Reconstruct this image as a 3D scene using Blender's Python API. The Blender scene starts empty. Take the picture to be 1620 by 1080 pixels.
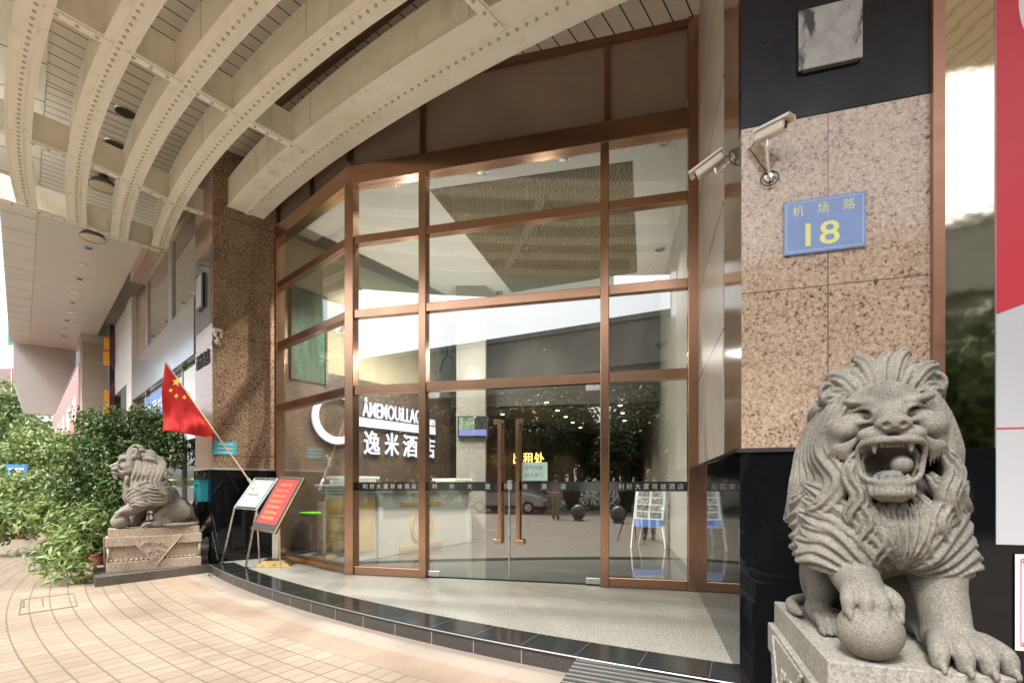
import bpy, bmesh, math, random
import numpy as np
from mathutils import Vector, Matrix
random.seed(7); rng = np.random.default_rng(7)
S = bpy.context.scene
C = S.collection
R = math.radians
F = 765.0; CZ = 1.35; HY = 768.0          # focal length in photo pixels, camera height, horizon row
# ---------------------------------------------------------------- camera
cd = bpy.data.cameras.new('camera'); cam = bpy.data.objects.new('camera', cd); C.objects.link(cam)
cam.location = (0, 0, CZ); cam.rotation_euler = (R(90), 0, 0)
cd.sensor_width = 36; cd.lens = 36 * F / 1620; cd.shift_y = (HY - 540) / 1620; cd.shift_x = 0
cd.clip_start = 0.05; cd.clip_end = 2000
S.camera = cam
# ---------------------------------------------------------------- light
SUN_EL, SUN_AZ = 52, 215                   # azimuth: direction towards the sun, clockwise from +Y
W = bpy.data.worlds.new('World'); S.world = W; W.use_nodes = True
wn = W.node_tree.nodes; wl = W.node_tree.links
bg = wn['Background']; sk = wn.new('ShaderNodeTexSky'); sk.sky_type = 'NISHITA'; sk.sun_disc = False
sk.sun_elevation = R(SUN_EL); sk.sun_rotation = R(SUN_AZ); sk.air_density = 1.0; sk.dust_density = 4.0; sk.ozone_density = 1.0
hs = wn.new('ShaderNodeHueSaturation'); hs.inputs['Saturation'].default_value = 0.35
wl.new(sk.outputs[0], hs.inputs['Color']); wl.new(hs.outputs[0], bg.inputs['Color'])
bg.inputs['Strength'].default_value = 0.15
sd = bpy.data.lights.new('sun', 'SUN'); sd.energy = 1.5; sd.angle = R(12); sd.color = (1.0, 0.965, 0.91)
so = bpy.data.objects.new('sun', sd); C.objects.link(so)
sdir = Vector((math.sin(R(SUN_AZ)) * math.cos(R(SUN_EL)), math.cos(R(SUN_AZ)) * math.cos(R(SUN_EL)), math.sin(R(SUN_EL))))
so.rotation_euler = sdir.to_track_quat('Z', 'Y').to_euler(); so.location = (-6, -8, 20)
S.view_settings.view_transform = 'Standard'; S.view_settings.look = 'None'; S.view_settings.gamma = 1
S.view_settings.use_curve_mapping = False
S.view_settings.exposure = 1.52
S.cycles.max_bounces = 8; S.cycles.diffuse_bounces = 7; S.cycles.glossy_bounces = 4; S.cycles.transparent_max_bounces = 12
S.cycles.use_adaptive_sampling = True; S.cycles.use_denoising = True; S.cycles.caustics_reflective = False; S.cycles.caustics_refractive = False

# ---------------------------------------------------------------- helpers
def G(px, py, z):                           # photo pixel -> point on the level plane z
    Y = (CZ - z) * F / (py - HY); return Vector(((px - 810) / F * Y, Y, z))
def at(px, py, Y): return Vector(((px - 810) / F * Y, Y, CZ + (HY - py) / F * Y))
class Fr:
    """upright frame: t runs along a wall, o points out of its face, z up"""
    def __init__(s, x, y, dx, dy, side=1):
        l = math.hypot(dx, dy); s.p = Vector((x, y, 0)); s.d = Vector((dx / l, dy / l, 0))
        s.n = Vector((s.d.y, -s.d.x, 0)) * side
    def __call__(s, t, o, z): return s.p + s.d * t + s.n * o + Vector((0, 0, z))
    def tpx(s, px, o=0):                    # t of the point of the wall on photo column px
        k = (px - 810) / F; q = s.p + s.n * o
        return (k * q.y - q.x) / (s.d.x - k * s.d.y)
    def zpx(s, px, py, o=0):
        q = s(s.tpx(px, o), o, 0); return CZ + (HY - py) / F * q.y
class MB:
    def __init__(s): s.v = []; s.f = []
    def add(s, vs, fs):
        b = len(s.v); s.v += [Vector(x) for x in vs]; s.f += [tuple(b + i for i in f) for f in fs]; return s
    def hexa(s, p):                         # p: 8 corners, bottom 4 then top 4
        return s.add(p, [(0, 3, 2, 1), (4, 5, 6, 7), (0, 1, 5, 4), (1, 2, 6, 5), (2, 3, 7, 6), (3, 0, 4, 7)])
    def fb(s, fr, t0, t1, o0, o1, z0, z1):
        return s.hexa([fr(t0, o0, z0), fr(t1, o0, z0), fr(t1, o1, z0), fr(t0, o1, z0), fr(t0, o0, z1), fr(t1, o0, z1), fr(t1, o1, z1), fr(t0, o1, z1)])
    def box(s, x0, x1, y0, y1, z0, z1):
        return s.hexa([(x0, y0, z0), (x1, y0, z0), (x1, y1, z0), (x0, y1, z0), (x0, y0, z1), (x1, y0, z1), (x1, y1, z1), (x0, y1, z1)])
    def prism(s, poly, z0, z1):
        n = len(poly); vs = [(p[0], p[1], z0) for p in poly] + [(p[0], p[1], z1) for p in poly]
        return s.add(vs, [tuple(range(n - 1, -1, -1)), tuple(range(n, 2 * n))] + [(i, (i + 1) % n, n + (i + 1) % n, n + i) for i in range(n)])
    def extr(s, poly, d):                   # any planar polygon pushed along d
        n = len(poly); d = Vector(d); vs = [Vector(p) for p in poly] + [Vector(p) + d for p in poly]
        return s.add(vs, [tuple(range(n - 1, -1, -1)), tuple(range(n, 2 * n))] + [(i, (i + 1) % n, n + (i + 1) % n, n + i) for i in range(n)])
    def tube(s, pts, r, n=8, cap=True):
        pts = [Vector(p) for p in pts]; rr = r if isinstance(r, (list, tuple)) else [r] * len(pts)
        rings = []; up = Vector((0, 0, 1)); prev = None
        for i, p in enumerate(pts):
            t = (pts[min(i + 1, len(pts) - 1)] - pts[max(i - 1, 0)]).normalized()
            if prev is None:
                a = t.cross(up) if abs(t.z) < 0.95 else t.cross(Vector((1, 0, 0)))
            else: a = prev - t * prev.dot(t)
            a.normalize(); prev = a; b = t.cross(a)
            rings.append([p + (a * math.cos(k * 2 * math.pi / n) + b * math.sin(k * 2 * math.pi / n)) * rr[i] for k in range(n)])
        vs = [v for g in rings for v in g]; fs = []
        for i in range(len(rings) - 1):
            for k in range(n): fs.append((i * n + k, i * n + (k + 1) % n, (i + 1) * n + (k + 1) % n, (i + 1) * n + k))
        if cap: fs += [tuple(range(n - 1, -1, -1)), tuple((len(rings) - 1) * n + k for k in range(n))]
        return s.add(vs, fs)
    def lathe(s, c, prof, n=20, M=None):    # prof: (radius, height) pairs
        vs = []; fs = []; c = Vector(c)
        for r_, h_ in prof:
            for k in range(n):
                q = Vector((r_ * math.cos(k * 2 * math.pi / n), r_ * math.sin(k * 2 * math.pi / n), h_))
                vs.append(c + (M @ q if M else q))
        for i in range(len(prof) - 1):
            for k in range(n): fs.append((i * n + k, i * n + (k + 1) % n, (i + 1) * n + (k + 1) % n, (i + 1) * n + k))
        fs += [tuple(range(n - 1, -1, -1)), tuple((len(prof) - 1) * n + k for k in range(n))]
        return s.add(vs, fs)
    def ball(s, c, r, n=12, m=7):
        rx, ry, rz = r if isinstance(r, (list, tuple)) else (r, r, r)
        prof = [(math.sin(math.pi * (i + .001) / m), -math.cos(math.pi * (i + .001) / m)) for i in range(m)] + [(.003, 1)]
        b = len(s.v); s.lathe((0, 0, 0), prof, n)
        for i in range(b, len(s.v)): q = s.v[i]; s.v[i] = Vector((c[0] + q.x * rx, c[1] + q.y * ry, c[2] + q.z * rz))
        return s
    def sheet(s, poly): return s.add(poly, [tuple(range(len(poly)))])
def link(name, me, mat, parent=None, loc=None, smooth=False, bevel=0, bseg=2):
    me.name = name
    o = bpy.data.objects.new(name, me); C.objects.link(o)
    if mat: me.materials.clear(); me.materials.append(mat)
    if parent is not None: o.parent = parent
    elif loc is not None: o.location = loc
    if smooth: me.shade_smooth()
    if bevel:
        m = o.modifiers.new('edge', 'BEVEL'); m.width = bevel; m.segments = bseg; m.limit_method = 'ANGLE'; m.angle_limit = R(40)
    return o
def base(parent):
    b = Vector((0, 0, 0))
    while parent is not None: b = b + parent.location; parent = parent.parent
    return b
def part(name, mb, mat, parent=None, loc=None, **k):
    """mesh written in world coordinates; stored relative to its thing's base"""
    off = base(parent) if parent is not None else (Vector(loc) if loc is not None else Vector((0, 0, 0)))
    me = bpy.data.meshes.new(name); me.from_pydata([v - off for v in mb.v], [], mb.f)
    bm = bmesh.new(); bm.from_mesh(me)
    if all(len(e.link_faces) == 2 for e in bm.edges): bmesh.ops.recalc_face_normals(bm, faces=bm.faces)
    bm.to_mesh(me); bm.free(); me.update()
    return link(name, me, mat, parent, off if parent is None else None, **k)
def tag(o, label, cat, group=None):
    o['label'] = label; o['category'] = cat
    if group: o['group'] = group
    return o
def struct(o): o['kind'] = 'structure'; return o
def thing(name, loc, label, cat, group=None):
    o = bpy.data.objects.new(name, None); C.objects.link(o); o.location = loc; o.empty_display_size = .1
    return tag(o, label, cat, group)
def dup(o, loc=None, rz=None, label=None, parent=None):
    c = o.copy(); C.objects.link(c)
    if parent is not None: c.parent = parent
    if loc is not None: c.location = loc
    if rz is not None: c.rotation_euler = (0, 0, rz)
    if label: c['label'] = label
    for ch in list(o.children): dup(ch, parent=c)
    return c
def glyphs(s, w=None, h=None, depth=0.0, bold=0.0, space=1.0):
    cu = bpy.data.curves.new('t', 'FONT'); cu.body = s; cu.size = 1; cu.extrude = depth; cu.offset = bold; cu.space_character = space
    cu.resolution_u = 3; o = bpy.data.objects.new('t', cu); C.objects.link(o)
    dg = bpy.context.evaluated_depsgraph_get(); dg.update()
    me = bpy.data.meshes.new_from_object(o.evaluated_get(dg)); C.objects.unlink(o); bpy.data.objects.remove(o); bpy.data.curves.remove(cu)
    vs = [v.co.copy() for v in me.vertices]; fs = [tuple(p.vertices) for p in me.polygons]; bpy.data.meshes.remove(me)
    x0 = min(v.x for v in vs); x1 = max(v.x for v in vs); y0 = min(v.y for v in vs); y1 = max(v.y for v in vs)
    sy = h / (y1 - y0) if h else w / (x1 - x0); sx = w / (x1 - x0) if w else sy
    return [Vector(((v.x - x0) * sx, (v.y - y0) * sy, v.z)) for v in vs], fs
def write(mb, s, O, U, V, w=None, h=None, depth=0.0, bold=0.0, space=1.0):
    """lettering with its lower left corner at O, reading along U, upright along V"""
    vs, fs = glyphs(s, w, h, 0.5 if depth else 0, bold, space); U = Vector(U).normalized(); V = Vector(V).normalized(); N = U.cross(V)
    mb.add([Vector(O) + U * v.x + V * v.y + N * (v.z + .5 if depth else 0) * (depth or 1) for v in vs], fs); return mb

# ---------------------------------------------------------------- materials
def nt(m): return m.node_tree.nodes, m.node_tree.links
def mat(name, col, rough=.6, metal=0, spec=.5, var=0, vscale=6, bump=0, bscale=60, col2=None, emit=None, estr=0, rvar=0, coord='Object', detail=6):
    m = bpy.data.materials.new(name); m.use_nodes = True; n, l = nt(m); b = n['Principled BSDF']
    b.inputs['Base Color'].default_value = (*col, 1); b.inputs['Roughness'].default_value = rough; b.inputs['Metallic'].default_value = metal
    b.inputs['Specular IOR Level'].default_value = spec
    if emit: b.inputs['Emission Color'].default_value = (*emit, 1); b.inputs['Emission Strength'].default_value = estr
    if var or col2 or bump or rvar: tc = n.new('ShaderNodeNewGeometry')
    if var or col2:
        t = n.new('ShaderNodeTexNoise'); t.inputs['Scale'].default_value = vscale; t.inputs['Detail'].default_value = detail; t.inputs['Roughness'].default_value = .6
        l.new(tc.outputs['Position'], t.inputs['Vector'])
        r = n.new('ShaderNodeValToRGB'); l.new(t.outputs['Fac'], r.inputs[0])
        c2 = col2 or tuple(min(1, c * (1 + var)) for c in col); c1 = col if col2 else tuple(c * (1 - var) for c in col)
        r.color_ramp.elements[0].position = .3; r.color_ramp.elements[1].position = .7
        r.color_ramp.elements[0].color = (*c1, 1); r.color_ramp.elements[1].color = (*c2, 1); l.new(r.outputs[0], b.inputs['Base Color'])
    if rvar:
        t = n.new('ShaderNodeTexNoise'); t.inputs['Scale'].default_value = vscale * 1.7; t.inputs['Detail'].default_value = 5
        l.new(tc.outputs['Position'], t.inputs['Vector']); mr = n.new('ShaderNodeMapRange'); l.new(t.outputs['Fac'], mr.inputs[0])
        mr.inputs[1].default_value = .3; mr.inputs[2].default_value = .7; mr.inputs[3].default_value = max(0, rough - rvar); mr.inputs[4].default_value = rough + rvar
        l.new(mr.outputs[0], b.inputs['Roughness'])
    if bump:
        t = n.new('ShaderNodeTexNoise'); t.inputs['Scale'].default_value = bscale; t.inputs['Detail'].default_value = 4
        l.new(tc.outputs['Position'], t.inputs['Vector']); bp = n.new('ShaderNodeBump'); bp.inputs['Strength'].default_value = bump; bp.inputs['Distance'].default_value = .01
        l.new(t.outputs['Fac'], bp.inputs['Height']); l.new(bp.outputs[0], b.inputs['Normal'])
    return m
def speckle(name, cols, scale=60, rough=.15, pos=(.35, .5, .62), blot=None, spec=.5, joint=None, bump=0):
    """polished granite: grains in three colours plus large blotches; joint=(frame,t0,dt,z0,dz,width,colour) cuts slab joints"""
    m = bpy.data.materials.new(name); m.use_nodes = True; n, l = nt(m); b = n['Principled BSDF']; b.inputs['Roughness'].default_value = rough
    b.inputs['Specular IOR Level'].default_value = spec
    g = n.new('ShaderNodeNewGeometry'); t = n.new('ShaderNodeTexNoise'); t.inputs['Scale'].default_value = scale; t.inputs['Detail'].default_value = 8; t.inputs['Roughness'].default_value = .75
    l.new(g.outputs['Position'], t.inputs['Vector'])
    t2 = n.new('ShaderNodeTexVoronoi'); t2.inputs['Scale'].default_value = scale * 1.6; l.new(g.outputs['Position'], t2.inputs['Vector'])
    mx = n.new('ShaderNodeMath'); mx.operation = 'MULTIPLY_ADD'; l.new(t2.outputs['Distance'], mx.inputs[0]); mx.inputs[1].default_value = -.22; l.new(t.outputs['Fac'], mx.inputs[2])
    ad = n.new('ShaderNodeMath'); ad.operation = 'ADD'; l.new(mx.outputs[0], ad.inputs[0]); ad.inputs[1].default_value = .09
    src = ad.outputs[0]
    if blot:
        t3 = n.new('ShaderNodeTexNoise'); t3.inputs['Scale'].default_value = blot[0]; t3.inputs['Detail'].default_value = 3; l.new(g.outputs['Position'], t3.inputs['Vector'])
        m3 = n.new('ShaderNodeMath'); m3.operation = 'MULTIPLY_ADD'; l.new(t3.outputs['Fac'], m3.inputs[0]); m3.inputs[1].default_value = blot[1]; l.new(src, m3.inputs[2])
        m4 = n.new('ShaderNodeMath'); m4.operation = 'SUBTRACT'; l.new(m3.outputs[0], m4.inputs[0]); m4.inputs[1].default_value = blot[1] * .5; src = m4.outputs[0]
    r = n.new('ShaderNodeValToRGB'); l.new(src, r.inputs[0]); cr = r.color_ramp
    while len(cr.elements) < len(cols): cr.elements.new(.5)
    for e, c, p in zip(cr.elements, cols, pos): e.position = p; e.color = (*c, 1)
    out = r.outputs[0]
    if joint: out = grid(m, out, **joint)
    l.new(out, b.inputs['Base Color']); return m
def axis(n, l, vec, d, off=0):              # dot(position, d) - off
    v = n.new('ShaderNodeVectorMath'); v.operation = 'DOT_PRODUCT'; l.new(vec, v.inputs[0]); v.inputs[1].default_value = tuple(d)
    a = n.new('ShaderNodeMath'); a.operation = 'SUBTRACT'; l.new(v.outputs['Value'], a.inputs[0]); a.inputs[1].default_value = off; return a.outputs[0]
def line_mask(n, l, x, period, width):      # 1 inside the joint
    a = n.new('ShaderNodeMath'); a.operation = 'PINGPONG'; l.new(x, a.inputs[0]); a.inputs[1].default_value = period / 2
    c = n.new('ShaderNodeMath'); c.operation = 'LESS_THAN'; l.new(a.outputs[0], c.inputs[0]); c.inputs[1].default_value = width / 2; return c.outputs[0]
def grid(m, colsock, axes=(), col=(.05, .045, .04)):
    """axes: (direction, offset, period, width) joints cut into the surface colour"""
    n, l = nt(m); g = n.new('ShaderNodeNewGeometry'); cur = None
    for d, off, per, w in axes:
        k = line_mask(n, l, axis(n, l, g.outputs['Position'], d, off), per, w)
        if cur is None: cur = k
        else:
            x = n.new('ShaderNodeMath'); x.operation = 'MAXIMUM'; l.new(cur, x.inputs[0]); l.new(k, x.inputs[1]); cur = x.outputs[0]
    mx = n.new('ShaderNodeMix'); mx.data_type = 'RGBA'; l.new(cur, mx.inputs[0]); l.new(colsock, mx.inputs[6]); mx.inputs[7].default_value = (*col, 1)
    return mx.outputs[2]
def jointed(m, axes, col=(.05, .045, .04)):
    n, l = nt(m); b = n['Principled BSDF']; s = b.inputs['Base Color']
    if s.is_linked: src = s.links[0].from_socket
    else: rgb = n.new('ShaderNodeRGB'); rgb.outputs[0].default_value = s.default_value; src = rgb.outputs[0]
    l.new(grid(m, src, axes, col), s); return m
def glass(name, tint=(.9, .95, .92), refl=(.1, .9), rough=0.0, gcol=(.95, .97, .95)):
    m = bpy.data.materials.new(name); m.use_nodes = True; n, l = nt(m); n.remove(n['Principled BSDF'])
    t = n.new('ShaderNodeBsdfTransparent'); t.inputs[0].default_value = (*tint, 1); g = n.new('ShaderNodeBsdfGlossy'); g.inputs['Roughness'].default_value = rough; g.inputs['Color'].default_value = (*gcol, 1)
    lw = n.new('ShaderNodeLayerWeight'); lw.inputs[0].default_value = .5; pw = n.new('ShaderNodeMath'); pw.operation = 'POWER'; l.new(lw.outputs['Facing'], pw.inputs[0]); pw.inputs[1].default_value = 4.0
    mr = n.new('ShaderNodeMapRange'); l.new(pw.outputs[0], mr.inputs[0]); mr.inputs[3].default_value = refl[0]; mr.inputs[4].default_value = refl[1]
    mx = n.new('ShaderNodeMixShader'); l.new(mr.outputs[0], mx.inputs[0]); l.new(t.outputs[0], mx.inputs[1]); l.new(g.outputs[0], mx.inputs[2]); l.new(mx.outputs[0], n['Material Output'].inputs[0]); return m
def weather(m, col, amount=.35, scale=1.2, stretch=.15, lo=.48, hi=.72):
    """dirt and rain streaks with a shape of their own: noise stretched along the vertical, mixed over the base colour"""
    n, l = nt(m); b = n['Principled BSDF']; s = b.inputs['Base Color']
    if s.is_linked: src = s.links[0].from_socket
    else: rgb = n.new('ShaderNodeRGB'); rgb.outputs[0].default_value = s.default_value; src = rgb.outputs[0]
    g = n.new('ShaderNodeNewGeometry'); mp = n.new('ShaderNodeMapping'); mp.inputs['Scale'].default_value = (1, 1, stretch); l.new(g.outputs['Position'], mp.inputs['Vector'])
    t = n.new('ShaderNodeTexNoise'); t.inputs['Scale'].default_value = scale; t.inputs['Detail'].default_value = 10; t.inputs['Roughness'].default_value = .68; l.new(mp.outputs[0], t.inputs['Vector'])
    r = n.new('ShaderNodeMapRange'); l.new(t.outputs['Fac'], r.inputs[0]); r.inputs[1].default_value = lo; r.inputs[2].default_value = hi; r.inputs[4].default_value = amount
    mx = n.new('ShaderNodeMix'); mx.data_type = 'RGBA'; l.new(r.outputs[0], mx.inputs[0]); l.new(src, mx.inputs[6]); mx.inputs[7].default_value = (*col, 1); l.new(mx.outputs[2], s); return m
Z = Vector((0, 0, 1))
# ================================================================ materials of the place
ghead = (.475, .88)
M_brown = speckle('brown_granite', [(.045, .03, .022), (.23, .135, .085), (.36, .235, .16), (.46, .33, .25)], 26, .13, (.33, .43, .54, .68), blot=(5, .25))
M_black = mat('black_granite', (.005, .0055, .007), .04, spec=.4, bump=.012, bscale=5)
M_copper = mat('copper_steel', (.42, .25, .165), .24, 1.0, var=.03, vscale=1.5, rvar=.03)
M_cream = mat('cream_paint', (.87, .84, .75), .55, var=.035, vscale=2.5, bump=.03, bscale=14)
M_cream2 = mat('cream_flange', (.87, .83, .75), .55, var=.05, vscale=4)
M_glass = glass('facade_glass', (.92, .935, .92), (.155, .95))
M_white = mat('white_paint', (.72, .71, .68), .5, var=.04, vscale=5)
M_steel = mat('steel', (.62, .61, .58), .28, 1.0, rvar=.08)
M_gold = mat('gold_metal', (.34, .22, .09), .35, 1.0, rvar=.1)
M_dark = mat('dark_plastic', (.015, .015, .017), .35)
M_rubber = mat('dark_rubber', (.03, .03, .032), .7)

# ---------------------------------------------------------------- ground: one tiled sheet
CX, CY = 9.7, 20.5                                   # centre of the curved entrance
def arcp(r, x):                                       # point of the circle of radius r round the centre, above column x
    return Vector((x, CY - math.sqrt(max(0, r * r - (x - CX) ** 2)), 0))
def arca(r, a): return Vector((CX - r * math.sin(a), CY - r * math.cos(a), 0))
M_tile = bpy.data.materials.new('plaza_tiles'); M_tile.use_nodes = True
n, l = nt(M_tile); b = n['Principled BSDF']; g = n.new('ShaderNodeNewGeometry')
def mth(n, l, op, a, b_=None, c=None):
    x = n.new('ShaderNodeMath'); x.operation = op
    for i, v in enumerate((a, b_, c)):
        if v is None: continue
        if isinstance(v, (int, float)): x.inputs[i].default_value = v
        else: l.new(v, x.inputs[i])
    return x.outputs[0]
sp = n.new('ShaderNodeSeparateXYZ'); l.new(g.outputs['Position'], sp.inputs[0])
dx = mth(n, l, 'SUBTRACT', sp.outputs[0], CX); dy = mth(n, l, 'SUBTRACT', sp.outputs[1], CY)
rad = mth(n, l, 'SQRT', mth(n, l, 'ADD', mth(n, l, 'MULTIPLY', dx, dx), mth(n, l, 'MULTIPLY', dy, dy)))
dd = mth(n, l, 'SUBTRACT', rad, 19.99)               # distance outside the plain band along the kerb
ang = mth(n, l, 'ARCTAN2', dx, dy); arc = mth(n, l, 'MULTIPLY', ang, 21.5)
TP, TQ = .17, .14
def pp(x, per, w): return mth(n, l, 'LESS_THAN', mth(n, l, 'PINGPONG', x, per / 2), w / 2)
j1 = pp(mth(n, l, 'ADD', dd, 30 * TP), TP, .013); j2 = pp(arc, TQ * 2, .016); j3 = pp(mth(n, l, 'ADD', arc, TQ), TQ * 2, .011)
j3 = mth(n, l, 'MULTIPLY', j3, .85)
inb = mth(n, l, 'GREATER_THAN', dd, 0.0)
jj = mth(n, l, 'MULTIPLY', mth(n, l, 'MAXIMUM', mth(n, l, 'MAXIMUM', j1, j2), j3), inb)
jj = mth(n, l, 'MAXIMUM', jj, mth(n, l, 'MULTIPLY', mth(n, l, 'MULTIPLY', pp(arc, .6, .012), mth(n, l, 'SUBTRACT', 1.0, inb)), .35))
# tone per tile
fl1 = mth(n, l, 'FLOOR', mth(n, l, 'DIVIDE', dd, TP)); fl2 = mth(n, l, 'FLOOR', mth(n, l, 'DIVIDE', arc, TQ))
cv = n.new('ShaderNodeCombineXYZ'); l.new(fl1, cv.inputs[0]); l.new(fl2, cv.inputs[1]); wnz = n.new('ShaderNodeTexWhiteNoise'); l.new(cv.outputs[0], wnz.inputs['Vector'])
nz = n.new('ShaderNodeTexNoise'); nz.inputs['Scale'].default_value = 1.1; nz.inputs['Detail'].default_value = 9; nz.inputs['Roughness'].default_value = .62; l.new(g.outputs['Position'], nz.inputs['Vector'])
nf = n.new('ShaderNodeTexNoise'); nf.inputs['Scale'].default_value = 28; nf.inputs['Detail'].default_value = 6; l.new(g.outputs['Position'], nf.inputs['Vector'])
r1 = n.new('ShaderNodeValToRGB'); r1.color_ramp.elements[0].position = .3; r1.color_ramp.elements[1].position = .72
r1.color_ramp.elements[0].color = (.24, .185, .133, 1); r1.color_ramp.elements[1].color = (.345, .28, .21, 1)
l.new(mth(n, l, 'ADD', mth(n, l, 'MULTIPLY', nz.outputs['Fac'], .62), mth(n, l, 'ADD', mth(n, l, 'MULTIPLY', wnz.outputs['Value'], .17), mth(n, l, 'MULTIPLY', nf.outputs['Fac'], .22))), r1.inputs[0])
r2 = n.new('ShaderNodeValToRGB'); r2.color_ramp.elements[0].position = .35; r2.color_ramp.elements[1].position = .65
r2.color_ramp.elements[0].color = (.235, .17, .125, 1); r2.color_ramp.elements[1].color = (.30, .225, .17, 1); l.new(nz.outputs['Fac'], r2.inputs[0])
def mix(n, l, f, a, b_):
    x = n.new('ShaderNodeMix'); x.data_type = 'RGBA'
    for s_, v in ((x.inputs[0], f), (x.inputs[6], a), (x.inputs[7], b_)):
        if isinstance(v, tuple): s_.default_value = (*v, 1)
        elif isinstance(v, (int, float)): s_.default_value = v
        else: l.new(v, s_)
    return x.outputs[2]
band = mth(n, l, 'LESS_THAN', mth(n, l, 'ABSOLUTE', mth(n, l, 'ADD', dd, .15)), .15)      # redder strip
cc = mix(n, l, inb, mix(n, l, band, mix(n, l, nz.outputs['Fac'], (.24, .20, .165), (.33, .275, .225)), r2.outputs[0]), r1.outputs[0])
cc = mix(n, l, mth(n, l, 'MULTIPLY', jj, .8), cc, (.135, .108, .08)); l.new(cc, b.inputs['Base Color'])
b.inputs['Roughness'].default_value = .62; weather(M_tile, (.17, .14, .11), .5, 1.6, 1, .54, .78); weather(M_tile, (.12, .10, .085), .5, 14, 1, .66, .74)
bp = n.new('ShaderNodeBump'); bp.inputs['Strength'].default_value = .5; bp.inputs['Distance'].default_value = .006
l.new(mth(n, l, 'ADD', mth(n, l, 'MULTIPLY', jj, -1.0), mth(n, l, 'MULTIPLY', nf.outputs['Fac'], .35)), bp.inputs['Height']); l.new(bp.outputs[0], b.inputs['Normal'])
pl = MB(); pl.sheet([(-40, -13, 0), (30, -13, 0), (30, 60, 0), (-40, 60, 0)])
struct(part('plaza', pl, M_tile))
M_earth = mat('earth', (.10, .10, .07), .9, var=.3, vscale=.4)
struct(part('ground', MB().sheet([(-600, -600, -.13), (600, -600, -.13), (600, 600, -.13), (-600, 600, -.13)]), M_earth))
M_road = mat('asphalt', (.055, .055, .055), .8, var=.2, vscale=3)
struct(part('road', MB().box(-120, 120, -26, -13.15, -.125, -.10), M_road))
struct(part('road_marking', MB().box(-120, 120, -19.6, -19.45, -.098, -.094), M_white))
struct(part('kerb', MB().box(-60, 40, -13.15, -13.0, -.12, .03), mat('kerb_stone', (.35, .34, .32), .8, var=.1)))

# platform: black granite border with a nosing, grey terrazzo inside
M_terr = speckle('grey_terrazzo', [(.05, .048, .042), (.26, .25, .22), (.34, .33, .29), (.52, .51, .46)], 75, .30, (.36, .46, .55, .64), spec=.35)
jointed(M_terr, [((.972, -.236, 0), .35, 1.15, .006), ((.236, .972, 0), 3.4, 1.3, .005)], (.2, .19, .17))
a0, a1 = math.asin((CX + 4.62) / 19.4), math.asin((CX - 1.40) / 19.4)
NA = 36
out_ = [arca(19.40, a1 + (a0 - a1) * i / NA) for i in range(NA + 1)]
inn_ = [arca(19.08, a1 + (a0 - a1) * i / NA) for i in range(NA + 1)]
M_rbl = mat('platform_black_granite', (.018, .020, .020), .13, spec=.6, var=.3, vscale=40)
M_riser = speckle('riser_granite', [(.012, .011, .010), (.045, .040, .036), (.085, .075, .066)], 120, .35)
bb = MB(); rs_ = MB(); nos = MB()
for i in range(NA):
    o0, o1, i0, i1 = out_[i], out_[i + 1], inn_[i], inn_[i + 1]
    bb.hexa([o0 + Z * .118, o1 + Z * .118, i1 + Z * .118, i0 + Z * .118, o0 + Z * .146, o1 + Z * .146, i1 + Z * .146, i0 + Z * .146])
ro = [arca(19.385, a1 + (a0 - a1) * i / NA) for i in range(NA + 1)]; ri = [arca(19.1, a1 + (a0 - a1) * i / NA) for i in range(NA + 1)]
for i in range(NA): rs_.hexa([ro[i], ro[i + 1], ri[i + 1], ri[i], ro[i] + Z * .117, ro[i + 1] + Z * .117, ri[i + 1] + Z * .117, ri[i] + Z * .117])
plat = struct(part('platform', rs_, M_riser)); kb = part('border', bb, M_rbl, plat)
M_grout = mat('pale_grout', (.22, .21, .19), .7)
jt = MB(); jt2 = MB(); na = 17
for i in range(na):
    a = a1 + (a0 - a1) * (i + .4) / na; p = arca(19.388, a); q = arca(19.36, a); tdir = Vector((math.cos(a), -math.sin(a), 0)) * .004
    jt.hexa([p - tdir, p + tdir, q + tdir, q - tdir, p - tdir + Z * .112, p + tdir + Z * .112, q + tdir + Z * .112, q - tdir + Z * .112])
    p = arca(19.401, a); q = arca(19.08, a); jt2.hexa([x + Z * zz for zz in (.147, .1472) for x in (p - tdir * .5, p + tdir * .5, q + tdir * .5, q - tdir * .5)])
part('joint_line', jt, M_grout, plat); part('joint_line', jt2, mat('dark_grout', (.10, .10, .095), .6), plat)
nl = MB(); nl.tube([arca(19.402, a1 + (a0 - a1) * i / 60) + Z * .132 for i in range(61)], .006, 6); part('nosing', nl, mat('nosing_metal', (.30, .30, .29), .4, .7), plat)
# corner points of the building
C0 = Vector((-4.69, 7.59, 0)); A_ = Vector((-4.0, 8.21, 0)); Bp = Vector((-2.21, 6.62, 0)); Ep = Vector((1.117, 5.81, 0)); Wc = Vector((2.14, 5.56, 0)); P_ = Vector((1.438, 3.03, 0))
terr = MB(); terr.prism([(p.x, p.y) for p in inn_] + [(-4.6, 7.6), (-4.0, 8.15), (Bp.x, Bp.y), (Wc.x, Wc.y)], .05, .148)
part('terrazzo', terr, M_terr, plat)

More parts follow.
